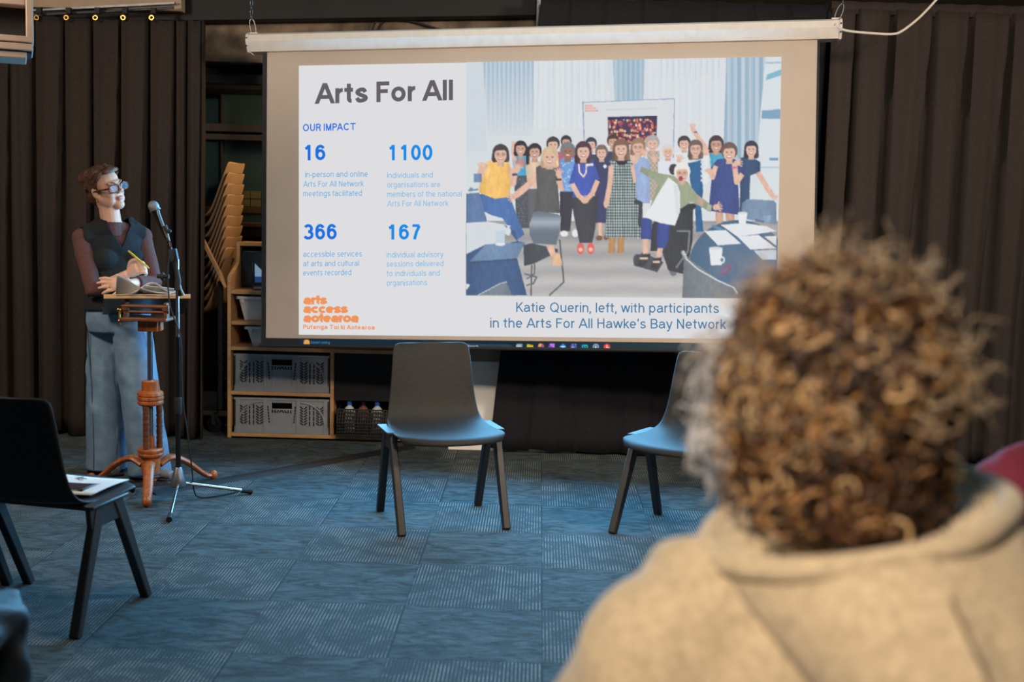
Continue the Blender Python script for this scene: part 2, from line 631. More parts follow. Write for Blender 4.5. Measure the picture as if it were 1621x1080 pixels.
# ------------------------------------------------------------------ curtains
def curtain_mesh(x0, x1, z0, z1, Y0, pleats, amp, nz=26, seed=1, x0top=None, flat=None, flare=0.03):
    """pleated cloth hanging in the plane y = Y0: broad rounded folds forward, sharp valleys back"""
    rnd = random.Random(seed)
    npl = len(pleats) - 1
    per = 20
    a_f = [rnd.uniform(0.75, 1.2) for _ in range(npl + 1)]
    ph = [rnd.uniform(0, 6.28) for _ in range(npl + 1)]
    sk = [rnd.uniform(-0.25, 0.25) for _ in range(npl + 1)]

    def fn(u, v):
        z = z0 + (z1 - z0) * v
        s = u * npl
        i = min(int(s), npl - 1)
        t = s - i
        xx = pleats[i] + (pleats[i + 1] - pleats[i]) * t
        if x0top is not None:
            xx += (x0top - x0) * v * max(0, 1 - (xx - x0) / 0.9)
        w = t
        aa = 0.84 - 0.20 * min(1, (1 - v) * 1.6) * (0.7 + 0.5 * a_f[i])
        if t < aa:
            q_ = t / aa
            bulge = 1 - 0.16 * (2 * q_ - 1) ** 2 + 0.10 * sk[i] * (q_ - .5)
        else:
            bulge = 0.84 * (1 - abs(math.sin(PI * (t - aa) / (1 - aa))) ** 0.8)
        ripple = 0.07 * math.sin(2 * PI * w * 2 + ph[i]) * math.sin(PI * w)
        grow = 0.7 + 0.3 * min(1, (1 - v) * 2.2)
        A = amp * a_f[i] * grow
        k = flat(xx) if flat else 1.0
        y = Y0 - A * k * (bulge + ripple) - flare * (1 - v) ** 3
        xx += 0.012 * math.sin(ph[i] + v * 4.0) * math.sin(PI * t)
        zz = z + (0.012 * math.sin(PI * t) if v > 0.999 else 0) * (-1)
        if v < 0.001:
            zz += 0.010 * math.sin(ph[i] * 3 + t * 3)
        return V((xx, y, zz))
    return MB().grid(fn, npl * per, nz)


M['curtain_shaded'] = mat('curtain_shaded', (56, 49, 46), 0.95, rgb2=(48, 42, 40), scale=120, bump=0.15, bscale=500, spec=0.1)  # same brown cloth, weaker light on this side put into the colour
# left curtain, hung by rings from a rail
pl = [at(px, 300, 7.0).x for px in (-90, -50, -10, 22, 62, 106, 150, 196, 240, 280, 300, 322)]
cur = thing('curtain', 'dark brown pleated curtain hung from a ringed rail behind the woman at the lectern', 'curtain', (0, 0, 0), 0)
obj('curtain_cloth', curtain_mesh(pl[0], pl[-1], 0.015, 2.49, 7.07, pl, 0.12, seed=3), M['curtain_shaded'], cur, solid=0.004, smooth=60)
for k, px in enumerate((58, 105, 151, 195, 240)):
    p = at(px, 28, 6.95)
    t_ = MB()
    ring = [p + V((0.012 * math.cos(a), -0.0, 0.012 * math.sin(a))) for a in np.linspace(0, 2 * PI, 13)]
    t_.tube(ring, 0.005, 6, cap=False)
    obj('grommet', t_, M['brass'], cur)
    t_ = MB()
    t_.box((p.x, 6.99, p.z + 0.045), (0.028, 0.03, 0.035)); t_.tube([(p.x, 6.97, p.z + 0.03), (p.x, 6.955, p.z + 0.005)], 0.004, 6)
    obj('rail_glider', t_, M['dark_paint'], cur)
ra = thing('curtain_rail', 'thin metal curtain rail under the beige bulkhead', 'curtain rail', (0, 0, 0))
a0, a1 = at(-90, 31, 7.05), at(275, 12, 7.05)
obj('rail', MB().tube([a0 + V((0, 0, 0.0)), a1 + V((0, 0, 0.0))], 0.008, 8).bar(a0 + V((0, .03, 0.03)), a1 + V((0, .03, 0.03)), 0.03, 0.012), M['dull_steel'], ra)

# black curtain behind the screen, brown curtain beyond it
pxs = [786, 850, 925, 1000, 1062, 1120, 1180, 1235, 1290]
pl = [at(px, 300, 6.95).x for px in pxs]
cur2 = thing('curtain', 'smooth black curtain hanging behind the projection screen down to the carpet', 'curtain', (0, 0, 0))
obj('curtain_cloth', curtain_mesh(pl[0], pl[-1], 0.02, 2.66, 6.89, pl, 0.085, nz=30, seed=8, x0top=at(856, 20, 6.95).x,
                                  flat=lambda x: 0.30, flare=0.035), M['curtain_dark'], cur2, solid=0.004, smooth=60)
pxs = [1292, 1336, 1392, 1455, 1512, 1572, 1632, 1695, 1760, 1840]
pl = [at(px, 300, 6.95).x for px in pxs]
cur3 = thing('curtain', 'wide brown pleated curtain between the projection screen and the side wall', 'curtain', (0, 0, 0))
obj('curtain_cloth', curtain_mesh(pl[0], pl[-1], 0.02, 2.63, 6.89, pl, 0.12, nz=30, seed=5, flare=0.03), M['curtain'], cur3, solid=0.004, smooth=60)
tp = MB()
tp.grid(lambda u, v: V((pl[0] + u * (pl[-1] - pl[0]), 6.84 + 0.012 * math.sin(u * 90), 2.60 + 0.07 * v)), 120, 1)
obj('pleat_tape', tp, M['curtain'], cur3, solid=0.004)

# ------------------------------------------------------------------ projection screen
TL, TR_, BL, BR_ = V((-1.421, 6.714, 2.277)), V((1.557, 6.283, 2.371)), V((-1.392, 6.557, 0.639)), V((1.585, 6.126, 0.733))
SO = (TL + TR_ + BL + BR_) / 4
SX = (TR_ - TL).normalized()
SZ = (TL - BL); SZ = (SZ - SX * SZ.dot(SX)).normalized()
SN = SX.cross(SZ)            # towards the audience
if SN.y > 0:
    SN = -SN
SM = Matrix((SX, -SN, SZ)).transposed()   # local x, depth, up -> world


def sp(px, py, d=0.0):
    """survey pixel -> screen coordinates (x, up), on the plane d in front of the cloth"""
    r = ray(px, py)
    t = ((SO + SN * d - EYE).dot(SN)) / r.dot(SN)
    q = EYE + r * t - SO
    return q.dot(SX), q.dot(SZ)


def sl(px, py, d=0.0):
    x, z = sp(px, py, d)
    return V((x, -d, z))


scr = thing('projection_screen', 'large white projection screen showing a slide headed Arts For All', 'projection screen', SO)
scr.rotation_euler = SM.to_euler()

# cloth with its black edges
b = MB(); q = [sl(422.5, 75), sl(1296, 55), sl(1287, 546), sl(421, 535.5)]
b.add([p + V((0, 0.002, 0)) for p in q] + [p + V((0, -0.0, 0)) for p in q], [(3, 2, 1, 0), (4, 5, 6, 7), (0, 1, 5, 4), (1, 2, 6, 5), (2, 3, 7, 6), (3, 0, 4, 7)])
obj('screen_cloth', b, M['screen_cloth'], scr, smooth=0)
b = MB(); q = [sl(416, 75), sl(423, 75), sl(420.5, 536), sl(413.5, 536)]
b.add([p + V((0, 0.003, 0)) for p in q] + [p + V((0, -0.001, 0)) for p in q], [(3, 2, 1, 0), (4, 5, 6, 7), (0, 1, 5, 4), (1, 2, 6, 5), (2, 3, 7, 6), (3, 0, 4, 7)])
obj('black_border', b, M['black_border'], scr, smooth=0)
b = MB(); q = [sl(1294, 55), sl(1298, 55), sl(1289, 546), sl(1286, 546)]
b.add([p + V((0, 0.003, 0)) for p in q] + [p + V((0, -0.001, 0)) for p in q], [(3, 2, 1, 0), (4, 5, 6, 7), (0, 1, 5, 4), (1, 2, 6, 5), (2, 3, 7, 6), (3, 0, 4, 7)])
obj('black_border', b, M['black_border'], scr, smooth=0)
b = MB(); q = [sl(413.5, 535), sl(1289, 545), sl(1289, 557), sl(413.5, 547)]
b.add([p + V((0, 0.003, 0)) for p in q] + [p + V((0, -0.001, 0)) for p in q], [(3, 2, 1, 0), (4, 5, 6, 7), (0, 1, 5, 4), (1, 2, 6, 5), (2, 3, 7, 6), (3, 0, 4, 7)])
obj('black_border', b, M['black_border'], scr, smooth=0)
a, c = sl(411, 547), sl(1292, 558)
obj('bottom_bar', MB().tube([a, c], 0.011, 10), M['black_border'], scr)

# casing: octagon profile, with end caps
a, c = sl(398, 70), sl(1327, 48)
ax = (c - a).normalized(); upv = V((0, -1, 0)).cross(ax) * -1
if upv.z < 0:
    upv = -upv
prof = [(-0.045, 0.048), (0.03, 0.052), (0.05, 0.040), (0.056, 0.004), (0.024, -0.048), (-0.045, -0.05)]   # (towards audience, up)


def casing(p0, p1, k=1.0):
    m = MB()
    vs = []
    for p in (p0, p1):
        for f_, u_ in prof:
            vs.append(p + V((0, -1, 0)) * (f_ * k) + upv * (u_ * k))
    n = len(prof)
    m.add(vs, [tuple(range(n)), tuple(range(2 * n - 1, n - 1, -1))] + [(i, i + n, (i + 1) % n + n, (i + 1) % n) for i in range(n)])
    return m


obj('casing', casing(a, c), M['white_metal'], scr, smooth=25)
for p, s in ((a, -1), (c, 1)):
    m = casing(p - ax * 0.001 * s, p + ax * (0.014 * s), 1.1)
    obj('end_cap', m, M['white_metal'], scr, bevel=0.003)
    for dz in (0.022, -0.022):
        m = MB().ball(p + V((0, -0.058, 0)) + upv * dz + ax * (0.007 * s), 0.005, n=8, m=6)
        obj('screw', m, M['black_border'], scr)
# hangers: bracket, carabiner and chain at each end
for (px, py, px2, py2) in ((403, 57, 398, 30), (1323, 34, 1334, 6)):
    p0, p1 = sl(px, py), sl(px2, py2)
    m = MB(); m.box(p0 + V((0, 0, 0.004)), (0.05, 0.05, 0.022))
    obj('bracket', m, M['white_metal'], scr, bevel=0.003)
    mid = (p0 + p1) / 2; d = (p1 - p0); ln = d.length; d.normalize(); e = V((d.z, 0, -d.x))
    loop = [mid + d * (ln * 0.5 * math.sin(t)) + e * (0.016 * math.cos(t)) + V((0, 0, 0)) for t in np.linspace(0, 2 * PI, 21)]
    obj('carabiner', MB().tube(loop, 0.004, 6, cap=False), M['steel'], scr)
    m = MB()
    for k in range(9):
        cc = p1 + V((0.0, 0, 0.012 + 0.026 * k))
        r_ = [cc + (V((0.008 * math.cos(t), 0, 0.016 * math.sin(t))) if k % 2 else V((0, 0.008 * math.cos(t), 0.016 * math.sin(t)))) for t in np.linspace(0, 2 * PI, 13)]
        m.tube(r_, 0.0025, 5, cap=False)
    obj('chain', m, M['steel'], scr)

# ------------------------------------------------------------------ the projected slide
GL = {k: glow('light_' + k, v) for k, v in dict(white=(222, 222, 224), heading=(100, 96, 102), royal=(28, 112, 222), azure=(28, 140, 228), pale=(96, 172, 226), paler=(122, 186, 230),
                                               orange=(238, 148, 92), caption=(72, 124, 164), lightgrey=(178, 190, 198)).items()}
b = MB(); b.add([sl(473, 104, .002), sl(473, 530, .002), sl(1229, 537.5, .002), sl(1237, 90, .002)], [(0, 1, 2, 3)])
slide = obj('projected_slide', b, GL['white'], scr, smooth=0)

# extra lamp added at the slide, boosting the glow it throws into the room
gq = [SO + SX * p.x - SN * p.y + SZ * p.z for p in (sl(473, 104), sl(1237, 90), sl(1229, 537), sl(473, 530))]
gc = sum(gq, V()) / 4 + SN * 0.02
gl_ = area_lamp('slide_glow_lamp', gc, gc + SN, 2.55, 228, (0.15, 0.56, 1.0), size_y=1.45)
gz = -SN
gl_.matrix_world = Matrix.Translation(gc) @ Matrix((SZ.cross(gz), SZ, gz)).transposed().to_4x4()


# ---- a plain grotesque alphabet drawn with strokes
def arc(cx, cy, rx, ry, a0, a1, n=14):
    return [(cx + rx * math.cos(math.radians(a0 + (a1 - a0) * i / n)), cy + ry * math.sin(math.radians(a0 + (a1 - a0) * i / n))) for i in range(n + 1)]


def glyph(ch, w):
    """strokes (centre lines) and advance; cap height 1, stroke weight w"""
    h = w / 2
    X = 0.735
    xr = X / 2
    top, bot = X - h, h
    ry = (X - w) / 2
    g = 0.075 + h * 0.9           # side bearing to the stroke centre
    bw = 0.50                     # bowl width, centre to centre
    if ch == ' ':
        return [], 0.34
    if ch in 'aeocbdpqghnmruyvwlitfksjxz':
        if ch == 'o':
            return [arc(g + bw / 2, xr, bw / 2, ry, 0, 360, 28)], bw + 2 * g
        if ch == 'c':
            return [arc(g + bw / 2, xr, bw / 2, ry, 42, 318, 24)], bw + 2 * g - 0.05
        if ch == 'e':
            return [arc(g + bw / 2, xr, bw / 2, ry, 0, 316, 24), [(g, xr), (g + bw, xr)]], bw + 2 * g
        if ch in 'bp':
            s = [arc(g + bw / 2, xr, bw / 2, ry, 0, 360, 28)]
            s.append([(g, 1.0 if ch == 'b' else X), (g, 0 if ch == 'b' else -0.28)])
            return s, bw + 2 * g
        if ch in 'dqg':
            s = [arc(g + bw / 2, xr, bw / 2, ry, 0, 360, 28)]
            if ch == 'g':
                s.append([(g + bw, X), (g + bw, -0.05)]); s.append(arc(g + bw / 2, -0.05, bw / 2, 0.23 - h, 0, -150, 12))
            else:
                s.append([(g + bw, 1.0 if ch == 'd' else X), (g + bw, 0 if ch == 'd' else -0.28)])
            return s, bw + 2 * g
        if ch == 'a':
            r1 = bw * 0.5
            s = [arc(g + r1, top - 0.19, r1 - 0.02, 0.19, 160, 0, 12), [(g + bw - 0.02, top - 0.19), (g + bw - 0.02, 0.12), (g + bw + 0.05, h)],
                 [(g + bw - 0.02, 0.44), (g + bw * 0.42, 0.40)] + arc(g + bw * 0.38, 0.40 - (0.40 - h) / 2, bw * 0.38, (0.40 - h) / 2, 90, 270, 12) + [(g + bw * 0.55, h + 0.01), (g + bw - 0.02, 0.22)]]
            return s, bw + 2 * g
        if ch in 'hn':
            nw = 0.46
            return [[(g, 1.0 if ch == 'h' else X), (g, 0)], arc(g + nw / 2, top - 0.22, nw / 2, 0.22, 180, 0, 14) + [(g + nw, 0)]], nw + 2 * g
        if ch == 'm':
            nw = 0.40
            return [[(g, X), (g, 0)], arc(g + nw / 2, top - 0.2, nw / 2, 0.2, 180, 0, 12) + [(g + nw, 0)], arc(g + nw * 1.5, top - 0.2, nw / 2, 0.2, 180, 0, 12) + [(g + 2 * nw, 0)]], 2 * nw + 2 * g
        if ch == 'r':
            return [[(g, X), (g, 0)], arc(g + 0.24, top - 0.26, 0.24, 0.26, 180, 84, 10)], 0.30 + g + h * 0.4
        if ch == 'u':
            nw = 0.46
            return [[(g + nw, X), (g + nw, 0)], [(g, X)] + arc(g + nw / 2, h + 0.22, nw / 2, 0.22, 180, 360, 14)], nw + 2 * g
        if ch == 'l':
            return [[(g, 1.0), (g, 0)]], 2 * g
        if ch == 'i':
            return [[(g, X), (g, 0)], [(g, 0.88), (g, 1.0)]], 2 * g
        if ch == 't':
            c = 0.05 + h + 0.10
            return [[(c, 0.94), (c, h + 0.12)] + arc(c + 0.12, h + 0.12, 0.12, 0.12, 190, 275, 8), [(0.03, top), (c + 0.20, top)]], c + 0.26
        if ch == 'f':
            c = 0.05 + h + 0.10
            return [[(c, 0)] + [(c, 0.80)] + arc(c + 0.14, 1.0 - h - 0.14, 0.14, 0.14, 180, 85, 8), [(0.03, top), (c + 0.20, top)]], c + 0.24
        if ch == 'k':
            return [[(g, 1.0), (g, 0)], [(g + 0.40, X), (g, 0.28)], [(g + 0.14, 0.40), (g + 0.44, 0)]], g + 0.47
        if ch == 's':
            r = 0.21
            pts = smoothpts([(g + 0.40, X - h - 0.13, 0), (g + 0.33, top - 0.02, 0), (g + 0.20, top, 0), (g + 0.05, top - 0.07, 0), (g + 0.03, xr + 0.10, 0), (g + 0.20, xr, 0),
                             (g + 0.40, xr - 0.09, 0), (g + 0.40, h + 0.07, 0), (g + 0.21, h, 0), (g + 0.07, h + 0.02, 0), (g, h + 0.14, 0)], 5)
            return [[(p.x, p.y) for p in pts]], 0.41 + 2 * g
        if ch in 'vy':
            ww = 0.52
            c = g * 0.6 + ww / 2
            s = [[(c - ww / 2, X), (c, 0.02)], [(c + ww / 2, X), (c, 0.02)]]
            if ch == 'y':
                s = [[(c - ww / 2, X), (c, 0.04)], [(c + ww / 2, X), (c - 0.02, -0.10), (c - 0.09, -0.22), (c - 0.22, -0.24)]]
            return s, ww + g * 1.2
        if ch == 'w':
            ww = 0.82; c = g * 0.6
            return [[(c, X), (c + ww * .25, 0.02)], [(c + ww * .25, 0.02), (c + ww * .5, X)], [(c + ww * .5, X), (c + ww * .75, 0.02)], [(c + ww * .75, 0.02), (c + ww, X)]], ww + g * 1.2
    G_ = 0.085 + h
    if ch == 'A':
        ww = 0.78; c = 0.02 + h * 0.6
        return [[(c, 0), (c + ww / 2, 1.0)], [(c + ww, 0), (c + ww / 2, 1.0)], [(c + ww * .18, 0.32), (c + ww * .82, 0.32)]], ww + 2 * c
    if ch == 'F':
        return [[(G_, 1), (G_, 0)], [(G_, 1 - h), (G_ + 0.52, 1 - h)], [(G_, 0.53), (G_ + 0.45, 0.53)]], G_ + 0.58
    if ch in 'OQC':
        rx = 0.38; ry2 = 0.5 - h
        s = [arc(G_ + rx, 0.5, rx, ry2, 0, 360, 32)] if ch != 'C' else [arc(G_ + rx, 0.5, rx, ry2, 40, 320, 28)]
        if ch == 'Q':
            s.append([(G_ + rx * 1.15, 0.24), (G_ + rx * 2.0, -0.04)])
        return s, 2 * rx + 2 * G_ - (0.03 if ch == 'C' else 0)
    if ch == 'U':
        ww = 0.58
        return [[(G_, 1)] + arc(G_ + ww / 2, h + 0.28, ww / 2, 0.28, 180, 360, 16) + [(G_ + ww, 1)]], ww + 2 * G_
    if ch in 'PRB':
        r = (0.47 - h) / 2 + 0.02
        s = [[(G_, 1), (G_, 0)], [(G_, 1 - h), (G_ + 0.30, 1 - h)] + arc(G_ + 0.30, 1 - h - r, 0.24, r, 90, -90, 12) + [(G_, 1 - h - 2 * r)]]
        if ch == 'R':
            s.append([(G_ + 0.30, 0.48), (G_ + 0.48, 0.36), (G_ + 0.52, 0.10), (G_ + 0.58, 0)])
        if ch == 'B':
            r2 = (1 - h - 2 * r - h) / 2
            s.append([(G_ + 0.30, 1 - h - 2 * r)] + arc(G_ + 0.30, h + r2, 0.27, r2, 90, -90, 12) + [(G_, h)])
        return s, G_ + 0.66 - (0.04 if ch == 'P' else 0)
    if ch == 'I':
        return [[(G_, 1), (G_, 0)]], 2 * G_
    if ch == 'M':
        ww = 0.64
        return [[(G_, 1), (G_, 0)], [(G_ + ww, 1), (G_ + ww, 0)], [(G_, 0.97), (G_ + ww / 2, 0.02)], [(G_ + ww, 0.97), (G_ + ww / 2, 0.02)]], ww + 2 * G_
    if ch == 'N':
        ww = 0.56
        return [[(G_, 1), (G_, 0)], [(G_ + ww, 1), (G_ + ww, 0)], [(G_, 0.97), (G_ + ww, 0.03)]], ww + 2 * G_
    if ch == 'H':
        ww = 0.56
        return [[(G_, 1), (G_, 0)], [(G_ + ww, 1), (G_ + ww, 0)], [(G_, 0.53), (G_ + ww, 0.53)]], ww + 2 * G_
    if ch == 'T':
        return [[(0.36 + h, 1), (0.36 + h, 0)], [(0.03, 1 - h), (0.69 + 2 * h, 1 - h)]], 0.72 + 2 * h
    if ch == 'K':
        return [[(G_, 1), (G_, 0)], [(G_ + 0.54, 1), (G_, 0.36)], [(G_ + 0.18, 0.56), (G_ + 0.58, 0)]], G_ + 0.62
    if ch == 'S':
        t_, b_ = 1 - h, h
        pts = smoothpts([(G_ + 0.52, t_ - 0.20, 0), (G_ + 0.44, t_ - 0.04, 0), (G_ + 0.27, t_, 0), (G_ + 0.08, t_ - 0.07, 0), (G_ + 0.04, 0.66, 0), (G_ + 0.26, 0.52, 0), (G_ + 0.52, 0.38, 0), (G_ + 0.53, 0.16, 0), (G_ + 0.28, b_, 0), (G_ + 0.08, b_ + 0.05, 0), (G_, b_ + 0.22, 0)], 5)
        return [[(p.x, p.y) for p in pts]], 0.56 + 2 * G_
    dw = 0.44
    D_ = 0.06 + h
    if ch == '0':
        return [arc(D_ + dw / 2, 0.5, dw / 2, 0.5 - h, 0, 360, 30)], dw + 2 * D_
    if ch == '1':
        return [[(D_ + 0.26, 1.0), (D_ + 0.26, 0)], [(D_ + 0.02, 0.76), (D_ + 0.14, 0.80), (D_ + 0.26, 0.96)]], dw + 2 * D_
    if ch == '3':
        r = 0.25
        return [arc(D_ + 0.2, 1 - h - (0.5 - h) / 2, 0.21, (0.5 - h) / 2, 155, -90, 16), arc(D_ + 0.2, h + (0.52 - h) / 2, 0.25, (0.52 - h) / 2, 90, -155, 18)], dw + 2 * D_
    if ch == '6':
        r2 = (0.62 - h) / 2
        return [arc(D_ + dw / 2, h + r2, dw / 2, r2, 0, 360, 26), [(D_, h + r2), (D_ + 0.005, 0.55)] + arc(D_ + dw / 2, 0.60, dw / 2, 0.40 - h, 175, 30, 16)], dw + 2 * D_
    if ch == '7':
        return [[(D_, 1 - h), (D_ + dw, 1 - h)], [(D_ + dw, 1 - h - 0.01), (D_ + 0.26, 0.50), (D_ + 0.13, 0)]], dw + 2 * D_
    if ch == ',':
        return [[(g, 0.12), (g, 0.0), (g - 0.06, -0.16)]], 2 * g
    if ch == "'":
        return [[(g, 1.0), (g, 0.84), (g - 0.04, 0.72)]], 2 * g
    if ch == '-':
        return [[(0.06, 0.34), (0.36, 0.34)]], 0.42
    return [], 0.3


def strip_of(pts, w):
    """flat ribbon of width w along pts"""
    P = [V((p[0], p[1])) for p in pts]
    n = len(P)
    if n == 2:
        dx, dy = P[1] - P[0]
        if abs(dx) > 1e-6 and abs(dy) > abs(dx) * .5:      # slanted stems end level
            hw = V((w / 2 * math.hypot(dx, dy) / abs(dy), 0))
            return [P[0] - hw, P[0] + hw, P[1] - hw, P[1] + hw], [(0, 1, 3, 2)]
    closed = (P[0] - P[-1]).length < 1e-6
    vs = []
    for i in range(n):
        if closed:
            a_, c_ = P[(i - 1) % (n - 1)], P[(i + 1) % (n - 1)]
        else:
            a_, c_ = P[max(i - 1, 0)], P[min(i + 1, n - 1)]
        d0, d1 = (P[i] - a_), (c_ - P[i])
        d0 = d0.normalized() if d0.length > 1e-9 else d1.normalized()
        d1 = d1.normalized() if d1.length > 1e-9 else d0
        t = (d0 + d1)
        t = t.normalized() if t.length > 1e-6 else d0
        nn = V((-t.y, t.x))
        k = 1 / max(0.6, nn.dot(V((-d0.y, d0.x))))
        vs += [P[i] + nn * (w / 2 * k), P[i] - nn * (w / 2 * k)]
    return vs, [(2 * i, 2 * i + 1, 2 * i + 3, 2 * i + 2) for i in range(n - 1)]


def write(name, text, x0, y0, x1, y1, cap, material, weight=0.13, parent=None, d=0.004, track=0.0):
    """one line of lettering on the screen: baseline from pixel (x0, y0) to (x1, y1), cap height in pixels"""
    pen = 0
    vs, fs = [], []
    for ch in text:
        st, adv = glyph(ch, weight)
        for s in st:
            v_, f_ = strip_of(s, weight)
            o = len(vs)
            vs += [(p.x + pen, p.y) for p in v_]
            fs += [tuple(i + o for i in f) for f in f_]
        pen += adv + track
    xs = [p[0] for p in vs]
    mn, mx = min(xs), max(xs)
    out = []
    for (x, y) in vs:
        u = (x - mn) / (mx - mn)
        out.append(sl(x0 + (x1 - x0) * u, y0 + (y1 - y0) * u - cap * y, d))
    b = MB(); b.add(out, fs)
    me = b.mesh(name); me.materials.append(material)
    o = bpy.data.objects.new(name, me); C.objects.link(o); o.parent = parent or slide
    return o


write('heading_lettering', 'Arts For All', 498, 164.5, 717, 158.5, 32.5, GL['heading'], 0.195, track=-0.03)
write('slide_lettering', 'OUR IMPACT', 479.5, 208, 563, 206, 11.5, GL['royal'], 0.17)
write('figure_lettering', '16', 482.5, 254, 515, 253.5, 24.5, GL['royal'], 0.185)
write('figure_lettering', '1100', 616, 254, 684.5, 253.5, 24.5, GL['azure'], 0.185)
write('figure_lettering', '366', 480.5, 379.5, 533, 379, 24.5, GL['royal'], 0.185)
write('figure_lettering', '167', 615, 379.5, 666, 379, 24, GL['azure'], 0.185)
for tx, x0, x1, y, mt in (('in-person and online', 483, 582, 280.7, 'pale'), ('Arts For All Network', 480, 576, 296, 'pale'), ('meetings facilitated', 480, 573, 311, 'pale'),
                          ('individuals and', 613, 685, 282, 'paler'), ('organisations are', 613, 697, 297, 'paler'), ('members of the national', 613, 731, 312, 'paler'), ('Arts For All Network', 613, 710, 327, 'paler'),
                          ('accessible services', 480, 573, 407, 'pale'), ('at arts and cultural', 480, 568, 422, 'pale'), ('events recorded', 480, 556, 436.5, 'pale'),
                          ('individual advisory', 612, 702, 408, 'paler'), ('sessions delivered', 612, 702, 422.5, 'paler'), ('to individuals and', 612, 696, 437.5, 'paler'), ('organisations', 612, 676, 452.5, 'paler')):
    write('slide_lettering', tx, x0, y, x1, y - 0.8, 9.2, GL[mt], 0.115)
lg = (('arts', 480, 518, 482, 15.0), ('access', 480, 551, 496, 15.0), ('aotearoa', 480, 568, 510.5, 15.0))
for tx, x0, x1, y, cp in lg:
    write('logo_lettering', tx, x0, y, x1, y, cp, GL['orange'], 0.27, track=-0.17)
write('logo_lettering', 'Putanga Toi ki Aotearoa', 480, 521, 593, 522, 7, GL['orange'], 0.2)
write('caption_lettering', 'Katie Querin, left, with participants', 817, 494, 1138, 495.8, 15.5, GL['caption'], 0.125)
write('caption_lettering', "in the Arts For All Hawke's Bay Network", 776, 518.8, 1150, 521, 15.5, GL['caption'], 0.125)


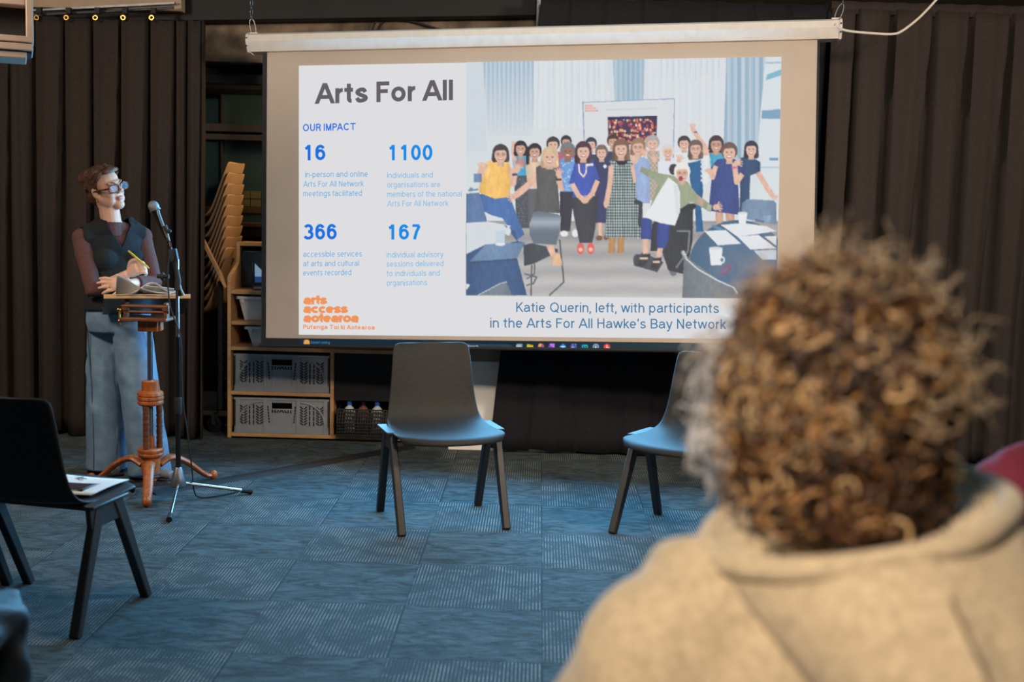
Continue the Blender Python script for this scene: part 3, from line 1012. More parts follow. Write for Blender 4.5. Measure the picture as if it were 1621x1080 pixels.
# ------------------------------------------------------------------ picture painter: coloured quads on the slide
class Paint:
    def __init__(self, x0, y0, x1, y1, k=2):
        self.x0, self.y0, self.k = x0, y0, k
        self.w, self.h = int((x1 - x0) * k), int((y1 - y0) * k)
        self.a = np.zeros((self.h, self.w, 3))
        self.Y, self.X = np.mgrid[0:self.h, 0:self.w]
        self.X = self.X / k + x0; self.Y = self.Y / k + y0
        self.ox = self.oy = 0.0; self.s = 1.0
        self.shade = None

    def frame(self, ox, oy, s):
        self.ox, self.oy, self.s = ox, oy, s

    def _put(self, x0, y0, x1, y1, test, col, al):
        k = self.k
        i0, i1 = max(0, int((x0 - self.x0) * k) - 1), min(self.w, int((x1 - self.x0) * k) + 2)
        j0, j1 = max(0, int((y0 - self.y0) * k) - 1), min(self.h, int((y1 - self.y0) * k) + 2)
        if i1 <= i0 or j1 <= j0:
            return
        X, Y = self.X[j0:j1, i0:i1], self.Y[j0:j1, i0:i1]
        m = test(X, Y)[..., None] * al
        c = col(X, Y) if callable(col) else np.array(col, float)
        self.a[j0:j1, i0:i1] = self.a[j0:j1, i0:i1] * (1 - m) + c * m

    def poly(self, pts, col, al=1.0):
        if not callable(col) and self.shade is not None:
            xs_ = [x / self.s + self.ox for x, y in pts]
            mid, hw_ = (min(xs_) + max(xs_)) / 2, max(1e-3, (max(xs_) - min(xs_)) / 2)
            base_ = np.array(col, float)
            sh = self.shade

            def col(X, Y):
                i = ((Y - self.y0) * self.k).astype(int).clip(0, self.h - 1); j = ((X - self.x0) * self.k).astype(int).clip(0, self.w - 1)
                q_ = 0.0 if base_.min() > 190 else 1.0
                return base_ * (1 + q_ * (.03 - .13 * ((X - mid) / hw_) ** 2 + .40 * sh[i, j]))[..., None]
        P = [((x) / self.s + self.ox, (y) / self.s + self.oy) for x, y in pts]

        def test(X, Y):
            ins = np.zeros(X.shape, bool)
            for i in range(len(P)):
                (xa, ya), (xb, yb) = P[i], P[i - 1]
                if ya == yb:
                    continue
                c = (ya > Y) != (yb > Y)
                ins ^= c & (X < (xb - xa) * (Y - ya) / (yb - ya) + xa)
            return ins.astype(float)
        xs, ys = [p[0] for p in P], [p[1] for p in P]
        self._put(min(xs), min(ys), max(xs), max(ys), test, col, al)

    def ell(self, cx, cy, rx, ry, col, al=1.0, soft=0):
        cx, cy, rx, ry = cx / self.s + self.ox, cy / self.s + self.oy, rx / self.s, ry / self.s

        def test(X, Y):
            q = ((X - cx) / rx) ** 2 + ((Y - cy) / ry) ** 2
            return np.clip((1 - q) / soft, 0, 1) if soft else (q <= 1).astype(float)
        self._put(cx - rx, cy - ry, cx + rx, cy + ry, test, col, al)

    def line(self, pts, w, col, al=1.0):
        for (xa, ya), (xb, yb) in zip(pts, pts[1:]):
            dx, dy = xb - xa, yb - ya
            L_ = math.hypot(dx, dy) or 1
            nx, ny = -dy / L_ * w / 2, dx / L_ * w / 2
            self.poly([(xa + nx, ya + ny), (xb + nx, yb + ny), (xb - nx, yb - ny), (xa - nx, ya - ny)], col, al)
            self.ell(xb, yb, w / 2, w / 2, col, al)

    def mesh(self, name, corners, nu, nv, d):
        """corners: pixel TL, TR, BR, BL"""
        a = self.a
        k = self.k
        p = np.pad(a, ((1, 1), (1, 1), (0, 0)), mode='edge')
        a = sum(p[1 + i:1 + i + self.h, 1 + j:1 + j + self.w] for i in (-1, 0, 1) for j in (-1, 0, 1)) / 9
        vs, cols = [], []
        for j in range(nv + 1):
            for i in range(nu + 1):
                u, v = i / nu, j / nv
                x = (1 - v) * ((1 - u) * corners[0][0] + u * corners[1][0]) + v * ((1 - u) * corners[3][0] + u * corners[2][0])
                y = (1 - v) * ((1 - u) * corners[0][1] + u * corners[1][1]) + v * ((1 - u) * corners[3][1] + u * corners[2][1])
                vs.append((x, y))
                q = a[min(self.h - 1, max(0, int((y - self.y0) * k))), min(self.w - 1, max(0, int((x - self.x0) * k)))]
                cols.append(q)
        cols = np.clip(np.array(cols) / 255, 0, 1)
        cols = np.where(cols <= 0.04045, cols / 12.92, ((cols + 0.055) / 1.055) ** 2.4)
        w = nu + 1
        me = bpy.data.meshes.new(name)
        me.from_pydata([sl(x, y, d) for x, y in vs], [], [(j * w + i, (j + 1) * w + i, (j + 1) * w + i + 1, j * w + i + 1) for j in range(nv) for i in range(nu)])
        at_ = me.color_attributes.new('picture', 'FLOAT_COLOR', 'POINT')
        at_.data.foreach_set('color', np.hstack([cols, np.ones((len(cols), 1))]).astype(np.float32).ravel())
        return me

# ---- the group photograph on the slide
P = Paint(734, 86, 1240, 476)
P.a[:] = (214, 219, 224)


def bands(X, Y, c0, c1, f, ph=0.0):
    k = (0.5 + 0.5 * np.sin(X * f + ph + 0.8 * np.sin(X * 0.9)))[..., None]
    return np.array(c0) * (1 - k) + np.array(c1) * k


rs = np.random.RandomState(4)
# wall and curtains (pixels of the slide)
P.poly([(734, 86), (1240, 86), (1240, 476), (734, 476)], lambda X, Y: np.stack([214 + 0.02 * (Y - 90) + 4 * np.sin(X / 70), 219 + 0.01 * (Y - 90) + X * 0, 223 + X * 0], -1))
P.poly([(738, 92), (766, 92), (770, 240), (738, 240)], (206, 214, 222))
P.poly([(764, 94), (845, 94), (848, 150), (842, 215), (772, 215)], lambda X, Y: bands(X, Y, (150, 176, 196), (198, 212, 222), 0.9) * (1 - np.clip((Y - 110) / 110, 0, 1))[..., None] + np.clip((Y - 110) / 110, 0, 1)[..., None] * np.array((212, 217, 222)))
P.poly([(845, 94), (972, 92), (972, 200), (845, 205)], lambda X, Y: bands(X, Y, (212, 219, 224), (222, 226, 228), 0.7))
for x in (852, 875, 893, 905, 916, 928, 940, 946, 962):
    P.poly([(x, 96), (x + 1.6, 96), (x + 1.4, 130 + (x * 7) % 60), (x + .2, 130 + (x * 7) % 60)], (192, 206, 216), 0.7)
P.poly([(970, 92), (1020, 92), (1018, 170), (1012, 240), (975, 240)], lambda X, Y: bands(X, Y, (148, 176, 196), (182, 200, 212), 0.8, 1.0))
P.poly([(1020, 92), (1150, 90), (1148, 240), (1020, 240)], lambda X, Y: bands(X, Y, (213, 219, 224), (221, 225, 228), 0.6))
for x in range(1046, 1140, 9):
    P.poly([(x, 94), (x + 2.4, 94), (x + 1.6, 118 + x % 13), (x + .4, 118 + x % 13)], (190, 206, 216), 0.7)
P.poly([(1150, 90), (1212, 90), (1204, 170), (1198, 260), (1144, 260)], lambda X, Y: bands(X, Y, (140, 170, 192), (190, 206, 217), 0.55, 2.0))
P.poly([(1212, 90), (1240, 90), (1240, 400), (1198, 330), (1204, 170)], (216, 224, 228))
P.poly([(1212, 98), (1240, 97), (1240, 100), (1211, 101)], (160, 190, 204))
P.poly([(1214, 118), (1240, 108), (1240, 118), (1212, 127)], (120, 180, 198))
P.poly([(1206, 175), (1240, 172), (1240, 188), (1205, 188)], (120, 158, 186))
P.poly([(1218, 250), (1232, 250), (1232, 254), (1218, 254)], (110, 150, 190))
P.poly([(1204, 264), (1240, 264), (1240, 266), (1204, 266)], (170, 196, 210))
# soft folds and grain for everything painted from here on
sh_ = np.zeros((P.h, P.w))
for sx_, sy_, am_ in ((5, 16, .10), (3, 9, .07), (14, 14, .05)):
    f_ = rs.randn(P.h // sy_ + 2, P.w // sx_ + 2)
    yy, xx = np.arange(P.h) / sy_, np.arange(P.w) / sx_
    y0_, x0_ = yy.astype(int), xx.astype(int)
    fy, fx = (yy - y0_)[:, None], (xx - x0_)[None, :]
    sh_ += am_ * .6 * ((f_[y0_][:, x0_] * (1 - fx) + f_[y0_][:, x0_ + 1] * fx) * (1 - fy) + (f_[y0_ + 1][:, x0_] * (1 - fx) + f_[y0_ + 1][:, x0_ + 1] * fx) * fy)
P.shade = np.clip(sh_, -.2, .2)
# the little screen in the photo with its own audience picture
P.poly([(921.5, 161.5), (1068, 155.5), (1066, 250), (925, 250)], (120, 150, 190))
P.poly([(923, 162.5), (1067, 156.5), (1065, 250), (926, 250)], (218, 220, 223))
for k in range(3):
    P.poly([(926, 166 + k * 4), (938 + 5 * (k > 0) + 4 * (k > 1), 165.6 + k * 4), (938 + 5 * (k > 0) + 4 * (k > 1), 168 + k * 4), (926, 168.4 + k * 4)], (238, 150, 140), 0.8)
P.poly([(960, 173), (1040, 170), (1040, 172), (960, 175)], (200, 206, 212))
P.poly([(962, 185), (1040, 183), (1039, 226), (963, 230)], (70, 50, 74))
for i in range(230):
    x, y = rs.uniform(963, 1038), rs.uniform(189, 228)
    c = [(240, 140, 90), (226, 70, 60), (250, 190, 130), (200, 60, 70), (60, 40, 90), (246, 214, 180)][rs.randint(6)]
    P.ell(x, y, rs.uniform(1.0, 2.2), rs.uniform(1.2, 2.6), c, 0.9)
P.poly([(962, 185), (1040, 183), (1040, 186), (962, 190)], (46, 44, 78), 0.8)
# floor
P.poly([(734, 350), (1240, 350), (1240, 476), (734, 476)], lambda X, Y: (np.stack([168 - 10 * np.sin(Y / 4.5 + 0.4 * np.sin(X / 17)), 164 - 10 * np.sin(Y / 4.5 + 0.4 * np.sin(X / 17)), 162 - 8 * np.sin(Y / 4.5), ], -1) + (Y - 400)[..., None] * 0.30 + rs.randn(*X.shape)[..., None] * 4))

SK = (226, 180, 156); SK2 = (206, 158, 134); SKD = (150, 104, 86)


def head(x, y, r, hair, skin=SK, long=0.0, smile=True, bob=True, glasses=False, grey=False):
    if long:
        P.poly([(x - r * 1.2, y - r * .2), (x + r * 1.2, y - r * .2), (x + r * 1.3, y + r * long * .8), (x + r * 1.0, y + r * long * 1.1), (x - r * 1.1, y + r * long * 1.15), (x - r * 1.3, y + r * long * .8)], hair)
        P.line([(x - r * 1.0, y), (x - r * 1.05, y + r * long)], r * .3, tuple(np.array(hair) * .82)); P.line([(x + r * .95, y), (x + r * 1.1, y + r * long * .95)], r * .25, tuple(np.array(hair) * 1.15))
    P.ell(x, y - r * 0.22, r * 1.2, r * 1.28, hair)
    P.poly([(x - r * .42, y + r * .6), (x + r * .42, y + r * .6), (x + r * .5, y + r * 1.7), (x - r * .5, y + r * 1.7)], tuple(np.array(skin) * 0.93))
    P.ell(x, y + r * 0.12, r * 0.86, r * 1.12, skin)
    P.poly([(x - r * .95, y - r * .3), (x - r * .5, y - r * 1.2), (x + r * .6, y - r * 1.15), (x + r * .95, y - r * .3), (x + r * .5, y - r * .62), (x - r * .5, y - r * .55)], hair)
    for s in (-1, 1):
        P.ell(x + s * r * .36, y - r * .02, r * .15, r * .11, (84, 62, 56), 0.8)
        if glasses:
            P.ell(x + s * r * .4, y, r * .34, r * .27, (90, 60, 60), 0.45)
            P.ell(x + s * r * .4, y, r * .25, r * .18, skin, 0.9)
            P.ell(x + s * r * .38, y, r * .12, r * .1, (84, 62, 56), 0.8)
    P.ell(x, y + r * .32, r * .12, r * .14, tuple(np.array(skin) * 0.88))
    P.ell(x, y + r * .66, r * .40, r * .20, (176, 96, 92), 0.9)
    if smile:
        P.ell(x, y + r * .61, r * .32, r * .11, (240, 232, 226))


def hand(x, y, r, a=90, skin=SK):
    P.ell(x, y, r, r * 1.05, skin)
    for k in range(5):
        t = math.radians(a + (k - 2) * 24)
        P.line([(x, y), (x + math.cos(t) * r * 2.1, y - math.sin(t) * r * 2.1)], r * 0.46, skin)


P.frame(730, 200, 3.857)
# back row first
for (x, y, r, hc, sk, lg) in ((560, 112, 34, (58, 54, 60), SK, 0), (640, 95, 28, (52, 46, 50), SK2, 0), (792, 110, 30, (50, 56, 70), SK, 0), (925, 92, 30, (70, 52, 50), SK2, 0)):
    P.poly([(x - 50, y + 60), (x + 50, y + 60), (x + 60, y + 260), (x - 60, y + 260)], (150, 160, 186) if x == 560 else (190, 90, 110) if x == 640 else (60, 62, 86))
    head(x, y, r, hc, sk, lg)
# blue tee with white badge
P.poly([(310, 170), (420, 165), (425, 330), (320, 330)], (176, 186, 196))
P.poly([(330, 172), (392, 170), (394, 300), (338, 302)], (64, 164, 204))
P.poly([(334, 200), (386, 196), (388, 246), (338, 252)], (214, 120, 110), 0.8)
P.poly([(320, 300), (410, 300), (420, 620), (340, 620)], (74, 76, 84))
for k in range(60):
    P.ell(325 + rs.uniform(0, 85), 320 + rs.uniform(0, 290), 4, 3, (150, 152, 158), 0.5)
P.line([(330, 210), (316, 160), (318, 120)], 22, SK); hand(318, 112, 10)
head(362, 135, 33, (44, 40, 46), SK2, 1.2)
# ponytail, tan top
P.poly([(395, 225), (430, 205), (500, 215), (480, 400), (455, 395), (400, 330)], (222, 192, 160))
P.poly([(400, 380), (470, 380), (462, 640), (408, 620)], (92, 90, 94))
head(448, 155, 36, (48, 40, 44), SK2, 0); P.poly([(392, 130), (414, 120), (416, 230), (396, 236)], (48, 40, 44))
# yellow top, jeans
P.poly([(100, 420), (150, 400), (290, 405), (330, 520), (385, 660), (345, 690), (250, 560), (180, 540), (100, 500)], (72, 106, 168))
P.poly([(120, 260), (165, 210), (290, 212), (318, 300), (290, 430), (205, 442), (108, 405)], (246, 190, 98))
P.poly([(150, 220), (180, 208), (170, 300), (140, 330)], (248, 202, 122), 0.8)
P.line([(150, 230), (104, 318), (124, 258)], 34, SK); P.line([(304, 252), (318, 350), (330, 276)], 34, SK)
hand(120, 250, 15); hand(344, 262, 16, 70)
P.poly([(312, 288), (342, 286), (342, 300), (312, 302)], (70, 70, 90))
head(240, 170, 42, (62, 54, 58), SK, 1.0, glasses=True)
# blue floral top
P.poly([(600, 200), (660, 185), (720, 200), (710, 400), (604, 400)], (104, 150, 212))
for k in range(50):
    P.ell(604 + rs.uniform(0, 100), 200 + rs.uniform(0, 190), 6, 5, (200, 220, 240), 0.6)
P.poly([(602, 398), (690, 398), (664, 640), (604, 640)], (56, 54, 62))
P.ell(628, 655, 24, 18, (232, 232, 232)); P.ell(696, 652, 20, 24, (230, 230, 232))
head(650, 152, 38, (110, 116, 122), SKD, 0)
# navy dress, back
P.poly([(800, 215), (860, 195), (920, 220), (905, 400), (900, 590), (820, 590), (815, 400)], (58, 60, 92))
P.poly([(832, 588), (862, 588), (860, 670), (840, 670)], SK); P.ell(842, 682, 20, 16, (120, 84, 66)); P.ell(884, 680, 16, 14, (120, 84, 66))
head(856, 160, 33, (120, 96, 84), SK, 0); P.ell(878, 244, 11, 11, (236, 236, 236))
# royal blue top
P.poly([(668, 430), (840, 425), (815, 640), (800, 710), (722, 710), (690, 560)], (64, 62, 68))
P.poly([(700, 195), (800, 192), (845, 320), (808, 332), (812, 415), (676, 436), (690, 350), (656, 350)], (66, 84, 172))
P.line([(676, 350), (716, 424), (752, 450)], 30, SK); P.line([(832, 330), (800, 410), (764, 446)], 30, SK); P.ell(754, 450, 24, 20, SK)
P.line([(716, 226), (722, 280), (745, 308), (762, 280), (764, 226)], 9, (244, 220, 190)); P.poly([(758, 226), (806, 224), (806, 240), (758, 242)], (240, 236, 230))
for s in (728, 790):
    P.ell(s, 746, 22, 36, (226, 96, 84)); P.ell(s, 752, 13, 12, (236, 190, 170))
head(745, 152, 42, (74, 52, 60), SK, 1.6)
# blonde, black dress
P.line([(470, 270), (420, 350), (340, 415)], 40, SK); hand(322, 428, 18, 190)
P.poly([(455, 250), (490, 232), (585, 245), (590, 360), (604, 530), (448, 520), (462, 380)], (88, 86, 86))
P.line([(590, 330), (612, 380), (600, 310)], 28, SK); hand(594, 292, 17, 80)
P.poly([(580, 318), (612, 318), (612, 330), (580, 330)], (70, 60, 60))
head(540, 188, 44, (214, 180, 140), SK, 1.3)
# check dress, brown boots
P.poly([(905, 205), (985, 190), (1085, 195), (1064, 330), (1080, 440), (1106, 684), (878, 678), (894, 420), (920, 330)],
       lambda X, Y: np.where(((np.floor(X / 1.9) % 2 == 0) | (np.floor(Y / 2.3) % 2 == 0))[..., None], np.where(((np.floor(X / 1.9) % 2 == 0) & (np.floor(Y / 2.3) % 2 == 0))[..., None], np.array((52, 66, 70.)), np.array((110, 124, 124.))), np.array((206, 212, 204.))))
P.poly([(930, 196), (1030, 192), (1000, 236), (960, 236)], (44, 44, 54))
P.line([(915, 240), (908, 350), (888, 460)], 32, SK); P.ell(884, 472, 16, 26, SK)
P.line([(1060, 250), (1062, 330), (1050, 250)], 30, SK); hand(1054, 210, 18, 90)
for s in (918, 972):
    P.poly([(s - 16, 680), (s + 22, 680), (s + 20, 770), (s - 20, 774)], (182, 128, 76))
head(975, 138, 42, (118, 90, 74), SK, 1.5)

P.frame(980, 200, 3.857)
# man in white tee, the raised arm, sparkling teal top
P.poly([(340, 160), (420, 140), (435, 260), (336, 250)], (226, 230, 234)); head(396, 105, 33, (64, 58, 60), SK)
P.line([(560, 170), (520, 120), (470, 50), (450, 15)], 28, SK); hand(448, 10, 13, 90); P.poly([(456, 32), (474, 28), (476, 38), (458, 42)], (90, 100, 140))
P.poly([(550, 165), (640, 160), (650, 260), (560, 262)], (70, 160, 190)); head(592, 110, 38, (66, 52, 60), SK2, 1.2, glasses=True)
# grey hair in plaid
P.poly([(170, 150), (245, 150), (250, 450), (180, 450)], lambda X, Y: np.where(((np.floor(X / 3) + np.floor(Y / 4)) % 2 == 0)[..., None], np.array((150, 156, 130.)), np.array((206, 170, 160.))))
head(203, 105, 36, (170, 166, 162), SK)
# white hair, white top
P.poly([(235, 215), (300, 195), (345, 215), (340, 300), (240, 300)], (222, 228, 236)); head(297, 155, 33, (216, 212, 208), SK); hand(215, 205, 15); hand(365, 205, 15, 70)
# glasses, light blue dress
P.poly([(85, 200), (150, 185), (190, 215), (186, 470), (108, 470), (100, 300)], (150, 172, 214)); head(115, 126, 38, (150, 116, 90), SK, 1.2, glasses=True)
hand(98, 210, 18, 95); hand(152, 168, 15, 80)
# lace cardigan
P.poly([(420, 225), (500, 205), (512, 400), (500, 500), (514, 640), (468, 645), (462, 460), (432, 330)], (46, 92, 140))
P.poly([(500, 190), (545, 170), (556, 350), (512, 352)], (226, 230, 230))
for k in range(12):
    P.ell(505 + 45 * (k % 2), 190 + 14 * k, 9, 9, (210, 218, 222))
head(466, 135, 37, (106, 86, 80), SK, 1.6, glasses=True); hand(528, 165, 14, 95)
# dark teal dress at the end
P.poly([(740, 190), (800, 185), (860, 215), (862, 276), (800, 300), (790, 560), (735, 560)], (54, 74, 106))
P.line([(846, 280), (900, 370), (930, 415)], 32, SK); hand(938, 426, 14, -45)
head(806, 140, 36, (54, 54, 68), SK, 1.4)
# navy dress
P.poly([(586, 500), (635, 500), (632, 596), (590, 596)], SK2); P.poly([(645, 500), (705, 500), (702, 585), (655, 585)], SK2)
P.poly([(600, 200), (680, 190), (765, 230), (768, 295), (724, 300), (735, 540), (545, 515), (566, 300), (560, 250)], (60, 72, 128))
P.line([(590, 240), (570, 310), (556, 272)], 30, SK); P.ell(548, 270, 26, 14, SK)
P.line([(752, 290), (716, 340), (704, 236)], 32, SK); hand(716, 226, 17, 20); P.poly([(684, 246), (718, 246), (718, 258), (684, 258)], (214, 90, 150))
head(672, 158, 42, (104, 80, 72), SK)
# wheelchair
P.ell(330, 870, 26, 44, (110, 110, 112)); P.ell(110, 815, 26, 36, (84, 84, 88))
P.poly([(300, 480), (452, 470), (448, 700), (420, 830), (390, 900), (300, 880), (260, 760), (190, 760), (200, 600)], (58, 58, 62))
P.poly([(100, 790), (150, 770), (270, 830), (232, 890), (90, 850)], (74, 74, 80))
P.line([(360, 510), (452, 488)], 34, (50, 50, 54)); P.line([(350, 640), (430, 640), (420, 760), (350, 860)], 12, (118, 118, 120)); P.ell(332, 262, 28, 34, (60, 54, 58))
P.line([(96, 455), (130, 470), (128, 600)], 26, (60, 60, 66))
for k in range(5):
    P.ell(390 + 8 * k, 770 + 16 * k, 13, 13, (200, 204, 206), 0.7)
# seated woman: jeans, white top, olive cardigan, arms wide
P.poly([(134, 560), (200, 555), (196, 690), (130, 688)], (58, 72, 138)); P.poly([(232, 590), (312, 580), (300, 700), (276, 748), (228, 745)], (58, 72, 138))
P.poly([(138, 688), (180, 688), (178, 770), (146, 780)], SK); P.poly([(234, 744), (270, 744), (252, 800), (222, 800)], SK)
P.poly([(112, 850), (130, 790), (190, 775), (188, 800), (150, 855)], (62, 56, 60)); P.poly([(192, 866), (206, 806), (260, 800), (256, 830), (232, 870)], (62, 56, 60))
P.poly([(126, 800), (176, 800), (174, 812), (122, 812)], (214, 190, 170)); P.poly([(206, 820), (250, 820), (248, 834), (204, 834)], (214, 190, 170))
P.poly([(134, 245), (240, 285), (330, 300), (420, 340), (470, 410), (568, 484), (556, 522), (440, 460), (380, 500), (340, 500), (330, 420), (262, 380), (178, 520), (240, 345), (130, 278)], (150, 158, 128))
P.poly([(478, 420), (520, 450), (512, 490), (470, 462)], (206, 160, 140), 0.7); P.poly([(540, 472), (568, 486), (558, 524), (532, 512)], (170, 170, 140))
P.poly([(300, 310), (352, 350), (372, 400), (372, 520), (340, 606), (250, 590), (148, 552), (205, 470), (250, 390)], (232, 234, 236))
P.poly([(330, 360), (360, 350), (366, 520), (352, 560)], (212, 216, 222), 0.7)
hand(590, 494, 18, 10)
head(384, 285, 42, (236, 232, 226), SK, 0, glasses=True)
P.ell(376, 318, 13, 15, (150, 70, 74))
# round table with papers, cups and a chair
P.poly([(750, 470), (780, 445), (940, 452), (960, 470), (960, 600), (745, 560)], (116, 138, 166))
P.ell(725, 850, 300, 278, (70, 96, 124)); P.poly([(425, 850), (960, 850), (960, 1060), (445, 1060)], (74, 98, 124))
P.ell(725, 800, 280, 220, (88, 114, 142), 0.7, soft=1.0)
P.poly([(520, 640), (650, 632), (745, 716), (602, 726)], (226, 230, 234)); P.poly([(618, 600), (760, 590), (900, 610), (960, 640), (800, 664), (720, 672)], (230, 232, 236))
P.poly([(720, 672), (850, 662), (960, 745), (802, 752)], (228, 231, 235)); P.poly([(885, 672), (960, 668), (960, 730)], (222, 228, 232)); P.poly([(820, 758), (960, 752), (960, 812), (872, 812)], (200, 214, 226))
P.poly([(560, 604), (580, 600), (640, 630), (600, 634)], (90, 130, 166))
P.poly([(548, 745), (630, 740), (626, 846), (560, 850)], (234, 234, 236)); P.ell(589, 744, 41, 10, (216, 218, 222)); P.ell(628, 815, 18, 22, (226, 228, 230)); P.ell(628, 815, 9, 12, (100, 122, 148))
P.poly([(724, 526), (784, 526), (772, 594), (732, 594)], (234, 235, 237)); P.ell(754, 528, 30, 7, (214, 218, 222))
P.poly([(872, 548), (930, 542), (926, 584), (876, 588)], (130, 158, 188)); P.line([(830, 570), (880, 582)], 12, (84, 110, 140))
P.line([(620, 890), (640, 862), (672, 846), (676, 870), (650, 900), (622, 902)], 9, (150, 60, 110))
P.poly([(396, 770), (412, 800), (640, 960), (725, 1010), (725, 1060), (384, 1060)], (116, 122, 128)); P.line([(394, 760), (406, 806), (480, 872), (600, 940), (700, 985), (722, 1020)], 9, (206, 214, 216))
P.frame(730, 200, 3.857)
# tables and chair at the near side of the photo
P.poly([(30, 410), (110, 405), (160, 590), (30, 590)], (90, 116, 160))
P.poly([(30, 590), (160, 580), (300, 606), (290, 640), (200, 720), (30, 800)], (212, 218, 222))
P.poly([(30, 780), (150, 720), (260, 720), (340, 700), (260, 600), (330, 640), (345, 700), (390, 710), (340, 800), (400, 1030), (30, 1030)], (62, 86, 128))
P.poly([(50, 825), (150, 720), (388, 708), (340, 806)], (104, 132, 166)); P.poly([(50, 825), (340, 806), (342, 816), (52, 838)], (58, 78, 110))
P.poly([(100, 1030), (240, 955), (275, 950), (310, 1030)], (110, 122, 134)); P.line([(100, 1032), (240, 958), (276, 950)], 5, (206, 214, 220))
P.poly([(30, 960), (54, 968), (30, 1000)], (222, 226, 230))
P.poly([(206, 640), (270, 632), (262, 720), (214, 720)], (196, 210, 222)); P.ell(238, 720, 30, 10, (226, 232, 236)); P.ell(286, 640, 16, 26, (214, 222, 228)); P.ell(60, 385, 12, 12, (120, 140, 168))
P.poly([(76, 288), (124, 288), (124, 340), (76, 340)], (104, 130, 170)); P.line([(44, 392), (100, 384)], 10, (100, 126, 160))
P.poly([(380, 725), (430, 712), (590, 750), (590, 765), (440, 840), (384, 852)], (66, 70, 76))
P.poly([(415, 600), (440, 525), (470, 516), (590, 535), (610, 550), (600, 640), (580, 724), (440, 714), (418, 660)], lambda X, Y: np.stack([96 + 60 * np.exp(-((Y - 352) / 9) ** 2), 108 + 58 * np.exp(-((Y - 352) / 9) ** 2), 120 + 56 * np.exp(-((Y - 352) / 9) ** 2)], -1))
P.line([(600, 690), (626, 950), (540, 1030)], 10, (92, 92, 94)); P.line([(448, 840), (446, 900), (400, 930)], 9, (100, 100, 102)); P.line([(430, 846), (426, 1030)], 9, (84, 84, 88))
P.line([(386, 900), (460, 920), (440, 960), (400, 970)], 9, (96, 96, 100))
P.poly([(515, 726), (560, 726), (580, 780), (545, 790)], SK); P.poly([(545, 790), (600, 775), (620, 850), (560, 850)], (226, 180, 140))
# the wash of stray light over the whole picture
P.a = P.a * 0.86 + np.array((214, 219, 226)) * 0.14 + rs.randn(P.h, P.w, 1) * 2.5
me = P.mesh('group_photograph', [(738, 98.5), (1237, 90), (1229.5, 473), (737, 468.5)], 400, 300, 0.004)
me.materials.append(glow_attr('projected_photo'))
o = bpy.data.objects.new('group_photograph', me); C.objects.link(o); o.parent = slide

# ---- the task bar thrown on the black lower edge
P = Paint(470, 530, 1240, 562)
P.a[:] = (34, 46, 58)
P.poly([(470, 530), (1240, 530), (1240, 562), (470, 562)], lambda X, Y: np.stack([26 + 26 * np.clip((X - 800) / 300, 0, 1), 44 + 22 * np.clip((X - 800) / 300, 0, 1), 58 + 14 * np.clip((X - 800) / 300, 0, 1)], -1))
P.ell(485, 542.5, 5, 5, (232, 160, 76)); P.poly([(479, 544.5), (491, 544.8), (491, 549), (479, 549)], (30, 60, 130))
P.poly([(700, 543), (806, 545), (812, 547), (812, 552), (700, 551)], (52, 66, 80))


def icon(x, y, fn):
    P.frame(x, y, 1.0); fn()


icon(822, 548.3, lambda: (P.poly([(-4, -4), (5, -4), (5, 3), (-4, 3)], (130, 150, 160)), P.poly([(-5, -2), (3, -2), (3, 4), (-5, 4)], (170, 186, 196))))
icon(839, 548.6, lambda: (P.poly([(-5, -4), (-1, -4), (0, -3), (5, -3), (5, 4.5), (-5, 4.5)], (214, 184, 40)), P.poly([(-5, 3), (5, 3), (5, 4.5), (-5, 4.5)], (90, 150, 200))))
icon(856, 548.6, lambda: (P.ell(0, 0, 5, 5, (226, 96, 60)), P.ell(0.5, 0.5, 2.7, 2.7, (120, 90, 200)), P.ell(-1.6, -2.4, 2.2, 2, (240, 180, 70)), P.poly([(-2, 5.8), (2, 5.8), (2, 6.8), (-2, 6.8)], (190, 200, 206))))
icon(873, 548.8, lambda: (P.poly([(-3, -5), (5, -5), (5, 4), (-3, 4)], (190, 120, 226)), P.poly([(-5, -1), (1, -1), (1, 4), (-5, 4)], (140, 70, 196))))
icon(891, 549, lambda: (P.poly([(-5, -1), (0, -5), (5, -1), (5, 4.5), (-5, 4.5)], (60, 150, 230)), P.poly([(-4, -1), (4, -1), (0, 2)], (210, 230, 246))))
icon(908, 549, lambda: (P.ell(-2, -3, 2, 2, (110, 110, 220)), P.ell(2.5, -3.4, 1.6, 1.6, (130, 130, 230)), P.poly([(-5, -1), (4.6, -1), (4.6, 4.6), (-5, 4.6)], (84, 90, 206)), P.poly([(-3, 0.4), (1, 0.4), (1, 1.4), (-0.5, 1.4), (-.5, 4), (-1.5, 4), (-1.5, 1.4), (-3, 1.4)], (220, 224, 246))))
icon(925.5, 549.2, lambda: (P.ell(-2, 0, 3, 4, (40, 170, 220)), P.ell(2, 0, 3, 4, (40, 196, 170)), P.ell(-1.6, 0, 1.1, 2, (20, 60, 90)), P.ell(2, 0, 1.1, 2, (20, 70, 80))))
icon(943, 549.4, lambda: (P.ell(0, 0, 5, 5, (176, 200, 222)), P.ell(0, 0, 3.6, 3.6, (70, 110, 156)), P.poly([(-2, 2), (0, -3), (2, 2), (0, 1)], (226, 234, 240)), P.poly([(-1.5, 6), (1.5, 6), (1.5, 7), (-1.5, 7)], (190, 200, 206))))
icon(960.5, 549.6, lambda: (P.ell(0, 0, 5.4, 5.4, (224, 76, 70)), P.poly([(-1, -4), (0.8, -4), (0.8, 0.2), (4, 0.2), (4, 1.8), (-1, 1.8)], (246, 190, 180)), P.poly([(-3.4, 6), (3.4, 6), (3.4, 7.2), (-3.4, 7.2)], (70, 190, 120))))
P.frame(0, 0, 1.0)
